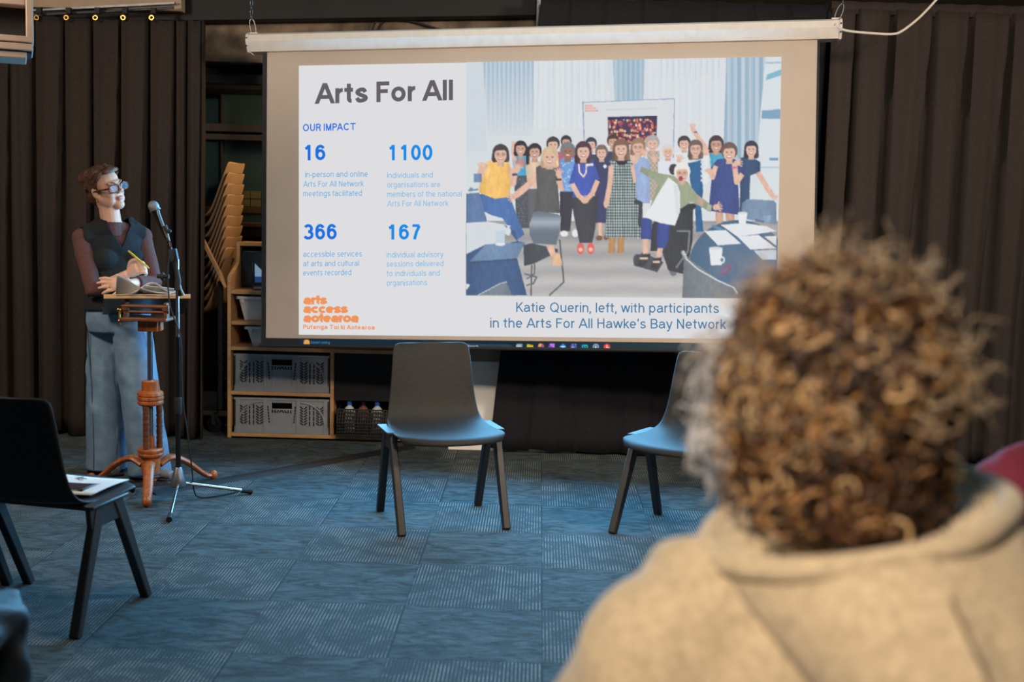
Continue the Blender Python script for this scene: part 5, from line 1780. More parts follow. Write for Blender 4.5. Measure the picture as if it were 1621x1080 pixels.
obj('upright', uspan((43, -20), (53, 58), 0, .30), M['unit_white'], un, bevel=.004)
obj('lower_frame', uspan((-160, 56), (53, 65), 0, .30), M['unit_white'], un, bevel=.004)
obj('ledge', uspan((-160, 67), (52, 77), -.01, .28), M['unit_white'], un, bevel=.004)
obj('ledge', uspan((-160, 79), (43, 88), 0, .26), M['unit_white'], un, bevel=.004)
obj('upper_frame', uspan((-160, -20), (43, 13), .01, .30), M['unit_white'], un, bevel=.004)
obj('dark_opening', uspan((-160, 12), (44, 57), .10, .29), M['black_border'], un)
obj('core', uspan((-160, 64), (50, 80), .01, .25), M['dark_paint'], un)
obj('hanging_rod', MB().tube([(-.2, .15, .15), (-.2, .15, 2.8 - UE.z)], .012, 8), M['dull_steel'], un)

# ------------------------------------------------------------------ people
M['skin'] = mat('skin', (222, 172, 146), .5, rgb2=(214, 162, 136), scale=40)
M['lips'] = mat('lips', (196, 122, 110), .45, rgb2=(188, 114, 104), scale=40)
M['eye_white'] = mat('eye_white', (226, 222, 218), .25, rgb2=(220, 214, 210), scale=20)
M['iris'] = mat('iris', (60, 44, 36), .2, rgb2=(50, 36, 30), scale=20)
M['hair_brown'] = mat('hair_brown', (108, 66, 42), .5, rgb2=(58, 33, 20), scale=60, detail=3, bump=.35, stretch=(1, .35, 1.2))
M['brow'] = mat('brow', (70, 44, 30), .7, rgb2=(60, 36, 26), scale=90)
M['knit_brown'] = mat('knit_brown', (92, 58, 54), .9, rgb2=(80, 50, 47), scale=140, bump=.2, bscale=500)
M['vest_black'] = mat('vest_black', (16, 22, 26), .9, rgb2=(12, 17, 20), scale=60, bump=.2, bscale=320)
M['denim'] = mat('denim', (116, 144, 168), .85, rgb2=(92, 120, 148), scale=13, detail=6, bump=.25, bscale=420)
M['denim_dark'] = mat('denim_dark', (64, 88, 116), .85, rgb2=(54, 76, 102), scale=60)
M['tortoise'] = mat('tortoise', (150, 70, 30), .2, rgb2=(30, 14, 10), scale=70, detail=2)
M['shoe_grey'] = mat('shoe_grey', (120, 122, 130), .6, rgb2=(104, 106, 114), scale=30)
M['gold'] = mat('gold', (220, 170, 80), .25, 1.0, rgb2=(210, 158, 70), scale=30)
M['pen_yellow'] = mat('pen_yellow', (226, 190, 60), .4, rgb2=(214, 176, 50), scale=30)
M['lens_tint'] = bpy.data.materials.new('lens_tint'); M['lens_tint'].use_nodes = True
_n = M['lens_tint'].node_tree; _n.nodes.clear()
_t = _n.nodes.new('ShaderNodeBsdfTransparent'); _g = _n.nodes.new('ShaderNodeBsdfGlossy'); _m = _n.nodes.new('ShaderNodeMixShader'); _o = _n.nodes.new('ShaderNodeOutputMaterial')
_t.inputs[0].default_value = (.92, .94, 1, 1); _g.inputs['Roughness'].default_value = .25; _m.inputs[0].default_value = .012
_n.links.new(_t.outputs[0], _m.inputs[1]); _n.links.new(_g.outputs[0], _m.inputs[2]); _n.links.new(_m.outputs[0], _o.inputs[0])


def axes(f, roll=0.0, up=(0, 0, 1)):
    """rotation whose local +y is the facing direction f"""
    f = V(f).normalized()
    r = f.cross(V(up)).normalized()
    u = r.cross(f)
    Mx = Matrix((r, f, u)).transposed()
    return Mx @ Matrix.Rotation(roll, 3, 'Y')


def head_blobs(m, H, c, mouth=True):
    """skull, face, jaw, nose, ears; H: 3x3 head axes, c: head centre"""
    c = V(c)

    def bl(p, r, rot=None):
        m.ball(c + H @ V(p), r, H @ (Euler(rot).to_matrix() if rot else Matrix.Identity(3)), 20, 14)
    bl((0, -.012, .034), (.073, .092, .078))
    bl((0, .028, -.012), (.061, .060, .074))
    bl((0, .024, -.044), (.057, .056, .062))
    bl((0, .060, -.090), (.029, .030, .026))
    for s in (-1, 1):
        bl((s * .034, .020, -.062), (.028, .052, .036))
        bl((s * .046, -.004, -.046), (.020, .034, .036))
        bl((s * .030, .054, -.032), (.025, .024, .030))
        bl((s * .071, -.006, -.010), (.008, .018, .031), (0.15, 0, s * .35))
    bl((0, .074, .024), (.050, .018, .012))
    m.tube([c + H @ V(p) for p in ((0, .084, .016), (0, .098, -.008), (0, .109, -.024))], [.0085, .0095, .0120], 10)
    for s in (-1, 1):
        bl((s * .010, .096, -.027), (.008, .011, .008))
    bl((0, .083, -.0535), (.020, .010, .006))
    bl((0, .080, -.0635), (.017, .010, .007))


def hand_chain(m, pts, rs):
    m.tube(smoothpts(pts, 4), np.interp(np.linspace(0, len(pts) - 1, (len(pts) - 1) * 4 + 1), range(len(pts)), rs).tolist(), 8)


W0 = V((-2.06, 6.05, 0))
wm = thing('person', 'woman in black vest and wide blue jeans standing behind the lectern holding a yellow pen', 'person', W0)
fd = V((.57, -.82, 0)).normalized()             # torso facing
lt = V((-fd.y * -1, 0, 0))
rgt = V((fd.y, -fd.x, 0))                       # her right hand side (towards image left)


def w(x, y, z):
    return V((x, y, z)) - W0


chest = w(-2.075, 6.09, 1.17)
neck = w(-2.085, 6.055, 1.335)
hc_ = w(-2.105, 6.035, 1.492)
HF = axes((.86, -.46, .10), roll=math.radians(15))
shR, shL = chest + rgt * .170 + V((0, 0, .062)), chest - rgt * .142 + V((0, 0, .072))
elR = w(-2.125, 5.905, .965)
wrR = w(-1.925, 5.825, 1.070)
elL = w(-1.862, 6.045, 1.015)
wrL = w(-1.930, 5.835, 1.020)
hipR, hipL = w(-2.125, 6.10, .83), w(-1.985, 6.03, .83)
knR, knL = w(-2.13, 6.085, .45), w(-1.925, 5.995, .45)
anR, anL = w(-2.13, 6.085, .075), w(-1.868, 5.965, .075)


def torso(m, g=0.0):
    TM = Matrix((rgt, fd, V((0, 0, 1)))).transposed()
    for p, r in ((w(-2.055, 6.07, .84), (.150, .105, .11)), (w(-2.06, 6.075, .95), (.132, .095, .11)), (w(-2.07, 6.085, 1.08), (.142, .100, .12)), (chest + V((0, 0, .01)), (.150, .095, .11))):
        m.ball(p, tuple(x + g for x in r), TM, 20, 14)
    for s in (-1, 1):
        m.ball(chest + rgt * (s * .068) + fd * .062 + V((0, 0, -.045)), (.060 + g, .050 + g, .058 + g), TM, 16, 12)
    m.tube([shR, chest + V((0, 0, .100)) - fd * .01, shL], [.046 + g, .060 + g, .046 + g], 14)
    m.tube([shR + V((0, 0, .016)), neck - V((0, 0, .045)), shL + V((0, 0, .016))], [.030 + g, .056 + g, .030 + g], 12)


def arm_pts(sh, el, wr):
    return [sh, sh.lerp(el, .5) + rgt * (.008), el, el.lerp(wr, .5), wr]


# the body: one skin from head to feet
m = MB()
head_blobs(m, HF, hc_)
m.tube([hc_ + HF @ V((0, -.020, -.050)), hc_.lerp(neck, .62), neck - V((0, 0, .02)), chest + V((0, 0, .10))], [.054, .051, .052, .062], 16)
torso(m, -.010)
for sh, el, wr in ((shR, elR, wrR), (shL, elL, wrL)):
    m.tube(arm_pts(sh, el, wr), [.040, .038, .033, .031, .022], 12)
for hp, kn, an in ((hipR, knR, anR), (hipL, knL, anL)):
    m.tube([hp, hp.lerp(kn, .5), kn, kn.lerp(an, .4), an], [.075, .066, .050, .048, .036], 12)
    m.tube([an - V((0, 0, .03)), an + fd * .10 - V((0, 0, .055))], [.032, .022], 10)
# her left hand lies flat on her right forearm, fingers towards the elbow
pd = (w(-2.055, 5.812, 1.010) - wrL).normalized()
ps = V((0, 0, 1)).cross(pd).normalized()
pc_ = wrL + pd * .048
up_ = pd.cross(ps) * -1 if pd.cross(ps).z < 0 else pd.cross(ps)
m.tube([wrL, wrL + pd * .03, wrL + pd * .075], [.022, .030, .034], 12, flat=.55, up=tuple((ps * 0.3 + V((0, -1, 0))).normalized()))
for k, (dz, L_, tilt) in enumerate(((.026, .070, .14), (.009, .080, .05), (-.009, .076, -.06), (-.026, .060, -.30))):
    b0_ = wrL + pd * .068 + V((0, -.004, dz))
    d_ = (pd + V((0, 0, tilt))).normalized()
    hand_chain(m, [b0_, b0_ + d_ * L_ * .45 + V((0, -.006, .003)), b0_ + d_ * L_ * .78 + V((0, -.003, .001)), b0_ + d_ * L_ + V((0, .004, -.002))], [.0098, .0092, .0084, .0068])
hand_chain(m, [wrL + pd * .012 + V((0, -.010, -.018)), wrL + pd * .045 + V((0, -.020, -.042)), wrL + pd * .075 + V((0, -.018, -.060))], [.0125, .0108, .0085])
# her right hand, a loose fist holding the pen
fdv = (wrR - elR).normalized()
pl_ = wrR + fdv * .040
hx_ = fdv; hz_ = V((0, 0, 1)) - fdv * fdv.z; hz_.normalize(); hy_ = hz_.cross(hx_)
m.tube([wrR, wrR + fdv * .03, wrR + fdv * .072], [.022, .031, .034], 12, flat=.6, up=tuple(hy_))
for k, (dz, L_) in enumerate(((.026, 1.0), (.009, 1.06), (-.009, 1.0), (-.026, .85))):
    b0_ = wrR + fdv * .070 + hz_ * dz - hy_ * 0.0
    s_ = -1 if hy_.y > 0 else 1
    out = hy_ * (-s_)      # away from the body side of the palm
    out = V((0, -1, 0)) if out.y > 0 else out
    p1 = b0_ + fdv * .026 * L_ + out * .006 - hz_ * .004
    p2 = p1 + fdv * .010 * L_ - hz_ * .012 - out * .020
    p3 = p2 - fdv * .020 * L_ - hz_ * .006 - out * .008
    hand_chain(m, [b0_, p1, p2, p3], [.0100, .0096, .0090, .0074])
hand_chain(m, [wrR + fdv * .018 + hz_ * .022, wrR + fdv * .046 + hz_ * .044 + V((0, -.012, 0)), wrR + fdv * .074 + hz_ * .044 + V((0, -.018, 0)), wrR + fdv * .094 + hz_ * .034 + V((0, -.018, 0))], [.0125, .0115, .0100, .0080])
body = remesh(m, .0042, 5)
body.materials.append(M['skin']); body.materials.append(M['lips'])
HI = HF.inverted()
for p_ in body.polygons:
    q = HI @ (V(p_.center) - hc_)
    if abs(q.x) < .024 and q.y > .072 and -.0695 < q.z < -.0475 and abs(q.x) < .024 * (1 - abs((q.z + .058) / .013) ** 2) + .002:
        p_.material_index = 1
bo_ = obj('body', body, [], wm, smooth=80)

# eyes, brows, glasses
for s in (-1, 1):
    e_ = MB(); e_.ball(hc_ + HF @ V((s * .030, .0705, .001)), .0125, HF, 14, 10)
    eo = obj('eye', e_, M['eye_white'], wm, smooth=80)
    e_ = MB(); e_.ball(hc_ + HF @ V((s * .030, .0795, .001)), (.0055, .0040, .0055), HF, 12, 8)
    obj('iris', e_, M['iris'], eo, smooth=80)
    e_ = MB(); e_.tube([hc_ + HF @ V((s * x, y, z)) for x, y, z in ((.014, .0905, .0215), (.030, .0865, .0275), (.048, .0700, .0235))], [.0026, .0034, .0018], 6)
    obj('eyebrow', e_, M['brow'], wm, smooth=80)
    e_ = MB(); e_.tube([hc_ + HF @ V((s * x, y, z)) for x, y, z in ((.018, .0815, .006), (.030, .0835, .0105), (.044, .0755, .006))], [.002, .003, .002], 6)
    obj('eyelid', e_, M['skin'], eo, smooth=80)
gm = MB()
for s in (-1, 1):
    ring = []
    for k in range(25):
        a = 2 * PI * k / 24
        cx_, cz_ = math.cos(a), math.sin(a)
        ex = .0265 * math.copysign(abs(cx_) ** .7, cx_); ez = .0190 * math.copysign(abs(cz_) ** .7, cz_)
        ring.append(hc_ + HF @ V((s * (.0335) + ex, .1015 - .006 * ((s * .0335 + ex) / .05) ** 2 * 2.0, -.003 + ez)))
    gm.tube(ring, .0034, 8, cap=False)
gm.tube([hc_ + HF @ V(p) for p in ((-.008, .1035, .004), (0, .1055, .006), (.008, .1035, .004))], .0034, 8)
gl0 = obj('glasses_frame', gm, M['tortoise'], wm, smooth=80)
for s in (-1, 1):
    t_ = MB(); t_.tube([hc_ + HF @ V(p) for p in ((s * .0600, .0925, .003), (s * .0720, .078, .003), (s * .0775, .03, .002), (s * .0780, -.002, .000), (s * .077, -.022, -.014))], [.0042, .0046, .0036, .003, .0024], 8)
    obj('temple', t_, M['tortoise'], gl0, smooth=80)
    t_ = MB()
    t_.add([hc_ + HF @ V((s * .0335 + .0265 * math.copysign(abs(math.cos(a)) ** .7, math.cos(a)), .1005, -.003 + .0190 * math.copysign(abs(math.sin(a)) ** .7, math.sin(a)))) for a in np.linspace(0, 2 * PI, 24, endpoint=False)], [tuple(range(24))])
    obj('lens', t_, M['lens_tint'], gl0, solid=.001, smooth=0)
# short swept hair
m = MB()


def hp(th, ph, k=1.0):
    """point on the hair shell: th from crown, ph round (0 = face)"""
    return hc_ + HF @ V((.080 * k * math.sin(th) * math.sin(ph), -.014 + .101 * k * math.sin(th) * math.cos(ph), .036 + .090 * k * math.cos(th)))


m.ball(hc_ + HF @ V((0, -.016, .036)), (.079, .098, .086), HF, 24, 18)
m.ball(hc_ + HF @ V((0, -.060, -.022)), (.068, .052, .066), HF, 20, 14)
m.ball(hc_ + HF @ V((.0, .058, .084)), (.052, .030, .024), HF, 16, 10)
for k in range(70):
    rnd = random.Random(k)
    s = 1 if k % 2 else -1
    f0 = rnd.uniform(-.05, .085)
    st = V((s * rnd.uniform(.0, .03), f0, .118 - 1.3 * max(0, f0 - .02) ** 1.2 - .3 * max(0, -f0)))
    mid = V((s * .070, f0 - .040, .070))
    en = V((s * rnd.uniform(.066, .078), f0 - rnd.uniform(.07, .10), rnd.uniform(-.01, .035)))
    if en.y < -.075:
        en.y = -.075; en.x *= .8
    pts = smoothpts([hc_ + HF @ q for q in (st, st.lerp(mid, .5) + V((0, 0, .014)), mid, en)], 4)
    m.tube(pts, np.interp(np.linspace(0, 1, len(pts)), [0, .5, 1], [.006, .0095, .004]).tolist(), 6)
for s in (-1, 1):      # sideburn in front of the ear
    m.tube([hc_ + HF @ V((s * .066, .030, .030)), hc_ + HF @ V((s * .070, .022, .000)), hc_ + HF @ V((s * .068, .018, -.020))], [.014, .009, .004], 8)
hm_ = remesh(m, .0034, 1)


def is_face(p):
    q = HI @ (V(p) - hc_)
    line = .076 if q.y > .055 else .076 - (.055 - q.y) * 1.25
    if q.y > .028 and q.z < line:
        return True
    if q.z < .010 and q.y > -.014 and not (.010 < q.y < .034 and q.z > -.024):
        return True
    return q.z < -.082


cut(hm_, is_face)
obj('hair', hm_, M['hair_brown'], wm, smooth=80)
e_ = MB(); near = hc_ + HF @ V((.080, .002, -.046))
e_.tube([near + HF @ V((0, .007 * math.cos(a), .009 * math.sin(a))) for a in np.linspace(0, 2 * PI, 17)], .0022, 6, cap=False)
obj('earring', e_, M['gold'], wm, smooth=80)
e_ = MB(); rp_ = wrL + pd * .082 + V((0, -.006, -.009))
rd = (pd + V((0, 0, -.06))).normalized(); ru = V((0, 0, 1)); rw = rd.cross(ru).normalized(); ru = rw.cross(rd)
e_.tube([rp_ + (ru * math.cos(a) + rw * math.sin(a)) * .0108 for a in np.linspace(0, 2 * PI, 15)], .0018, 6, cap=False)
obj('ring', e_, M['gold'], wm, smooth=80)

# brown long-sleeved top
m = MB()
torso(m, -.001)
m.tube([neck - V((0, 0, .085)), neck - V((0, 0, .05)), neck - V((0, 0, .012))], [.062, .058, .053], 14)
for sh, el, wr, fr in ((shR, elR, wrR, .36), (shL, elL, wrL, .70)):
    en = el.lerp(wr, fr)
    m.ball(sh + V((0, 0, .004)), .050, None, 14, 10)
    m.tube([sh, sh.lerp(el, .25) + rgt * .004, sh.lerp(el, .6), el, el.lerp(en, .5), en], [.047, .047, .044, .041, .040, .036], 14)
    dd = (en - el).normalized()
    for k in range(3):
        m.tube([en - dd * (.006 + .011 * k) - dd * .004, en - dd * (.006 + .011 * k) + dd * .004], .040, 12)
tp_ = remesh(m, .005, 3)


def top_cut(p):
    p = V(p)
    return p.z > neck.z - .012 or (p.z < .90)


cut(tp_, top_cut)
obj('long_sleeved_top', tp_, M['knit_brown'], wm, smooth=80)

# black V-neck vest
m = MB()
torso(m, .012)
TM = Matrix((rgt, fd, V((0, 0, 1)))).transposed()
m.tube([w(-2.055, 6.075, .85), w(-2.055, 6.075, .90), w(-2.06, 6.078, .98), w(-2.068, 6.085, 1.06)], [.182, .180, .166, .150], 28, flat=.76, up=tuple(fd))
for s in (-1, 1):
    m.tube([chest + rgt * (s * .085) + V((0, 0, .125)), chest + rgt * (s * .150) + V((0, 0, .082))], [.040, .034], 12)
for s in (-1, 1):
    m.tube([chest + rgt * (s * .060) + V((0, 0, .165)) - fd * .012, chest + rgt * (s * .085) + V((0, 0, .120))], [.030, .036], 12)
vm = remesh(m, .005, 3)


def vest_cut(p):
    q = TM.inverted() @ (V(p) - chest)
    x, y, z = q
    if V(p).z < .872:
        return True
    if y > -.03 and abs(x) < min(.060, (z - .020) * .52) and z > .0:     # the V
        return True
    if z > .160 and abs(x) < .058:
        return True
    if z > .185:
        return True
    if abs(x) > .172 and z > -.06:                                # armholes
        return True
    return False


cut(vm, vest_cut)
obj('vest', vm, M['vest_black'], wm, solid=.005, smooth=80)

# wide-legged jeans
m = MB()
m.tube([w(-2.055, 6.07, .945), w(-2.055, 6.07, .87), w(-2.055, 6.068, .80), w(-2.055, 6.066, .75)], [.148, .160, .164, .150], 28, flat=.78, up=tuple(fd))
for hp_, kn, an, xw in ((hipR, knR, anR, 1.0), (hipL, knL, anL, .98)):
    m.tube([hp_ + V((0, 0, .02)), hp_.lerp(kn, .35), hp_.lerp(kn, .7), kn, kn.lerp(an, .5), V((an.x, an.y, .02))], [x * xw for x in (.094, .100, .100, .100, .104, .110)], 28, up=None)
jm = remesh(m, .007, 9)
rj = np.random.RandomState(2)
fold = [(rj.uniform(.1, .85), rj.uniform(0, 6.28), rj.uniform(1.5, 4), rj.uniform(.4, 1)) for _ in range(14)]


def denim_folds(x, y, z):
    lx = np.where(x < (hipR.x + hipL.x) / 2, anR.x, anL.x); ly = np.where(x < (hipR.x + hipL.x) / 2, anR.y, anL.y)
    a = np.arctan2(y - ly, x - lx)
    d_ = .5 * np.sin(a * 5 + z * 3) * np.maximum(0, 1 - z / .6)
    for zc, ph, fr, am in fold:
        d_ = d_ + am * np.exp(-((z - zc + .12 * np.sin(a + ph)) / .035) ** 2) * np.sin(a * fr + ph)
    return .0045 * d_


displace(jm, denim_folds)
cut(jm, lambda p: p.z > .935 or p.z < .012)
obj('jeans', jm, M['denim'], wm, solid=.004, smooth=80)
for an, hp_, s in ((anR, hipR, 1), (anL, hipL, -1)):       # hems and outer seams
    m = MB()
    m.tube([V((an.x + .1125 * math.cos(a), an.y + .1125 * math.sin(a), .026)) for a in np.linspace(0, 2 * PI, 29)], .004, 6, cap=False)
    obj('jeans_hem', m, M['denim_dark'], wm, smooth=80)
m = MB()
m.tube(smoothpts([w(-2.185, 5.985, .86), w(-2.19, 5.998, .70), w(-2.175, 5.995, .45), w(-2.165, 5.985, .2), w(-2.165, 5.98, .03)], 4), .003, 6)
obj('jeans_seam', m, M['denim_dark'], wm, smooth=80)
for an in (anR, anL):
    m = MB()
    f2 = fd if an is anR else V((.9, -.44, 0)).normalized()
    m.tube([V((an.x, an.y, .042)) - f2 * .07, V((an.x, an.y, .05)), V((an.x, an.y, .040)) + f2 * .09, V((an.x, an.y, .030)) + f2 * .155], [.036, .044, .038, .026], 12, flat=.85)
    sm = remesh(m, .006, 3)
    so = obj('shoe', sm, M['shoe_grey'], wm, smooth=80)
    m = MB(); m.box((V((an.x, an.y, .009)) + f2 * .04), (.085, .23, .016), (0, 0, math.atan2(-f2.x, f2.y)))
    obj('sole', m, M['rubber'], so, bevel=.006)

# the pen in her right hand
pp = wrR + fdv * .104 + hz_ * .026 + V((0, -.016, 0))
pdir = V((.52, .0, -.42)).normalized()
pen = thing('pen', 'yellow pen held in the fist of the woman at the lectern', 'pen', W0 + pp)
obj('pen_barrel', MB().tube([-pdir * .075, -pdir * .04, pdir * .045, pdir * .058], [.0048, .0052, .0048, .0018], 10), M['pen_yellow'], pen, smooth=50)
obj('pen_clip', MB().bar(-pdir * .072 + V((0, -.0055, .002)), -pdir * .030 + V((0, -.0055, .002)), .002, .0015), M['gold'], pen)

# ------------------------------------------------------------------ seated audience
def seated(m, x, y, yaw, g=0.0, lean=0.04, head=True, arms=True):
    """rough seated figure (seat at .45): returns the key points; g inflates for clothing"""
    f = V((-math.sin(yaw), math.cos(yaw), 0)); r = V((f.y, -f.x, 0))
    o = V((x, y, 0))
    TMx = Matrix((r, f, V((0, 0, 1)))).transposed()
    k = dict(f=f, r=r, o=o, T=TMx)
    pel = o + V((0, 0, .545)); ch = o + f * lean + V((0, 0, .90)); nk = o + f * (lean + .01) + V((0, 0, 1.10))
    k.update(pel=pel, ch=ch, nk=nk)
    for p, rr in ((pel, (.17, .13, .11)), (pel.lerp(ch, .4), (.155, .115, .14)), (ch, (.175, .12, .15))):
        m.ball(p, tuple(q + g for q in rr), TMx, 20, 14)
    shs = []
    for s in (-1, 1):
        sh = ch + r * (s * .185) + V((0, 0, .09)); el = sh + r * (s * .045) + f * .06 - V((0, 0, .27)); wr = o + r * (s * .09) + f * .30 + V((0, 0, .62))
        m.tube([sh, nk - V((0, 0, .05))], [.060 + g, .060 + g], 12)
        m.ball(sh - V((0, 0, max(0, g - .012))), .062 + g * 1.1, None, 14, 10)
        if arms:
            m.tube([sh, sh.lerp(el, .5), el, el.lerp(wr, .5), wr], [.058 + g, .052 + g, .045 + g, .040 + g, .028 + g], 12)
        shs.append((sh, el, wr))
    k['arms'] = shs
    legs = []
    for s in (-1, 1):
        hp_ = pel + r * (s * .09) - V((0, 0, .01)); kn = o + r * (s * .11) + f * .45 + V((0, 0, .50)); an = o + r * (s * .11) + f * .46 + V((0, 0, .08))
        legs.append((hp_, kn, an))
    k['legs'] = legs
    return k


def legs_in(m, k, g=0.0):
    for hp_, kn, an in k['legs']:
        m.tube([hp_, hp_.lerp(kn, .5), kn, kn.lerp(an, .45), an], [.085 + g, .078 + g, .060 + g, .056 + g, .042 + g], 14)


def hands_in(m, k):
    for s, (sh, el, wr) in zip((-1, 1), k['arms']):
        d = (k['f'] * .8 - k['r'] * (s * .4) - V((0, 0, .35))).normalized()
        m.tube([wr, wr + d * .05, wr + d * .09], [.026, .036, .036], 10, flat=.6, up=(0, 0, 1))
        side = d.cross(V((0, 0, 1))).normalized()
        for i in range(4):
            b_ = wr + d * .085 + side * (-.027 + .018 * i)
            hand_chain(m, [b_, b_ + d * .03 + V((0, 0, .004)), b_ + d * .055 - V((0, 0, .010)), b_ + d * .066 - V((0, 0, .026))], [.0100, .0095, .0085, .0070])
        hand_chain(m, [wr + d * .02 - side * (s * -.026), wr + d * .055 - side * (s * -.048), wr + d * .085 - side * (s * -.050)], [.0125, .0110, .0085])


def shoes_for(k, parent, material):
    for hp_, kn, an in k['legs']:
        m = MB()
        f = k['f']
        m.tube([V((an.x, an.y, .045)) - f * .06, V((an.x, an.y, .055)), V((an.x, an.y, .042)) + f * .10, V((an.x, an.y, .032)) + f * .17], [.038, .046, .040, .028], 12, flat=.85)
        obj('shoe', remesh(m, .007, 3), material, parent, smooth=80)


M['maroon'] = mat('maroon', (150, 52, 74), .85, rgb2=(132, 42, 62), scale=20, bump=.2, bscale=200)
M['trouser_black'] = mat('trouser_black', (32, 34, 38), .6, rgb2=(25, 27, 30), scale=20, bump=.15, bscale=120)
M['shirt_grey'] = mat('shirt_grey', (70, 74, 84), .85, rgb2=(60, 64, 74), scale=30)
M['hair_dark'] = mat('hair_dark', (50, 36, 28), .55, rgb2=(30, 20, 15), scale=70, bump=.4, stretch=(1, .3, 1))
M['hoodie'] = mat('hoodie', (204, 182, 148), .95, rgb2=(160, 140, 113), scale=95, detail=8, bump=.35, bscale=330, sheen=.2, mix=(.32, .78))
M['hoodie_rib'] = mat('hoodie_rib', (214, 192, 156), .95, rgb2=(176, 154, 124), scale=38, detail=1, wave='X', bump=.4, sheen=.2)
M['seam'] = mat('seam', (120, 102, 84), .95, rgb2=(104, 88, 72), scale=60)


def plain_person(name_label, x, y, yaw, top, leg, hair, seat_label, lean=.04):
    t_ = thing('person', name_label, 'person')
    m = MB(); k = seated(m, x, y, yaw, -.008, lean)
    legs_in(m, k, -.012); hands_in(m, k)
    for hp_, kn, an in k['legs']:
        m.tube([an, an + k['f'] * .1 - V((0, 0, .04))], [.036, .026], 10)
    H = axes(tuple(k['f'] - V((0, 0, .03))))
    hcx = k['nk'] + k['f'] * .03 + V((0, 0, .155))
    head_blobs(m, H, hcx)
    m.tube([hcx + H @ V((0, -.02, -.05)), k['nk'] - V((0, 0, .03))], [.052, .056], 12)
    obj('body', remesh(m, .007, 4), M['skin'], t_, smooth=80)
    m = MB(); k = seated(m, x, y, yaw, .010, lean)
    tm = remesh(m, .009, 4)
    displace(tm, lambda x, y, z: .004 * np.sin(z * 70 + x * 40 + 2 * np.sin(y * 30)))
    nk = k['nk']
    cut(tm, lambda p: p.z > nk.z + .0 or (p.z < .50))
    obj('shirt', tm, M[top], t_, smooth=80)
    m = MB()
    m.ball(k['pel'], (.178, .14, .115), k['T'], 20, 14)
    legs_in(m, k, .014)
    lm = remesh(m, .009, 4)
    displace(lm, lambda x, y, z: .005 * np.sin(z * 55 + y * 45 + 3 * np.sin(x * 25)))
    obj('trousers', lm, M[leg], t_, smooth=80)
    shoes_for(k, t_, M['rubber'])
    m = MB()
    m.ball(hcx + H @ V((0, -.018, .038)), (.082, .100, .088), H, 20, 14); m.ball(hcx + H @ V((0, -.055, -.02)), (.070, .055, .07), H, 16, 12)
    hm = remesh(m, .006, 2)
    Hi = H.inverted()
    cut(hm, lambda p: (lambda q: q.y > .03 and q.z < .07 or (q.z < .01 and q.y > -.02))(Hi @ (V(p) - hcx)))
    obj('hair', hm, M[hair], t_, smooth=80)
    c = chair(seat_label, x - k['f'].x * -.02, y + k['f'].y * .02, yaw)
    return t_, k, c


plain_person('person in a maroon top sitting beyond the curly-haired person, only one shoulder in view', 1.08, 2.00, .15, 'maroon', 'trouser_black', 'hair_dark', 'black plastic chair under the person in the maroon top')
plain_person('person in dark trousers sitting at the edge of the picture, only a knee in view', -1.315, 2.12, -.12, 'shirt_grey', 'trouser_black', 'hair_dark', 'black plastic chair under the person in dark trousers')

# ------------------------------------------------------------------ curly-haired person in the beige hoodie
HX, HY = .385, 1.275
hp_t = thing('person', 'seated person with curly brown hair and a beige knitted hoodie, seen from behind', 'person')
yaw_h = .10
m = MB(); kh = seated(m, HX, HY, yaw_h, 0.0, .02)
legs_in(m, kh, -.01); hands_in(m, kh)
HH = axes((-.30, .95, -.02), roll=.03)
hch = V((.350, 1.285, 1.268))
head_blobs(m, HH, hch)
m.tube([hch + HH @ V((0, -.02, -.05)), kh['nk'] - V((0, 0, .04))], [.056, .062], 14)
for hp_, kn, an in kh['legs']:
    m.tube([an, an + kh['f'] * .1 - V((0, 0, .04))], [.036, .026], 10)
obj('body', remesh(m, .006, 4), M['skin'], hp_t, smooth=80)
# hoodie
m = MB(); kh2 = seated(m, HX, HY, yaw_h, .038, .02)
f_, r_ = kh2['f'], kh2['r']
for s in (-1, 1):
    sh, el, wr = kh2['arms'][0 if s < 0 else 1]
    m.tube([sh + V((0, 0, -.035)) + r_ * (s * .02), sh.lerp(el, .5) + r_ * (s * .035), el + r_ * (s * .02), wr], [.098, .092, .085, .060], 16)
    m.tube([kh2['nk'] + r_ * (s * .05) - V((0, 0, .055)), sh + r_ * (s * .02) - V((0, 0, .025))], [.085, .080], 16)
m.ball(kh2['ch'] - f_ * .03 + V((0, 0, .03)), (.21, .135, .16), kh2['T'], 24, 16)
hm2 = remesh(m, .009, 22)
displace(hm2, lambda x, y, z: .0035 * np.sin(z * 38 + x * 26 + 2 * np.sin(y * 22 + x * 14)))
nkz = kh2['nk'].z
cut(hm2, lambda p: (V((p.x, p.y, 0)) - V((kh2['nk'].x, kh2['nk'].y, 0))).length < .075 and p.z > nkz - .06)
obj('hoodie_body', hm2, M['hoodie'], hp_t, smooth=80)

# hood: thick rim round the neck, cloth falling to a point down the back
rim_pts = [(-.120, .085, 1.100), (-.154, .020, 1.086), (-.148, -.050, 1.080), (-.105, -.110, 1.090), (-.048, -.142, 1.106), (.015, -.150, 1.120), (.080, -.135, 1.134), (.130, -.090, 1.146), (.162, -.030, 1.150), (.166, .045, 1.152), (.145, .090, 1.150)]
rim = smoothpts([V((HX + a, HY + b_, c_)) for a, b_, c_ in rim_pts], 6)
nR = len(rim) - 1
tip = V((HX + .125, HY - .262, .815))


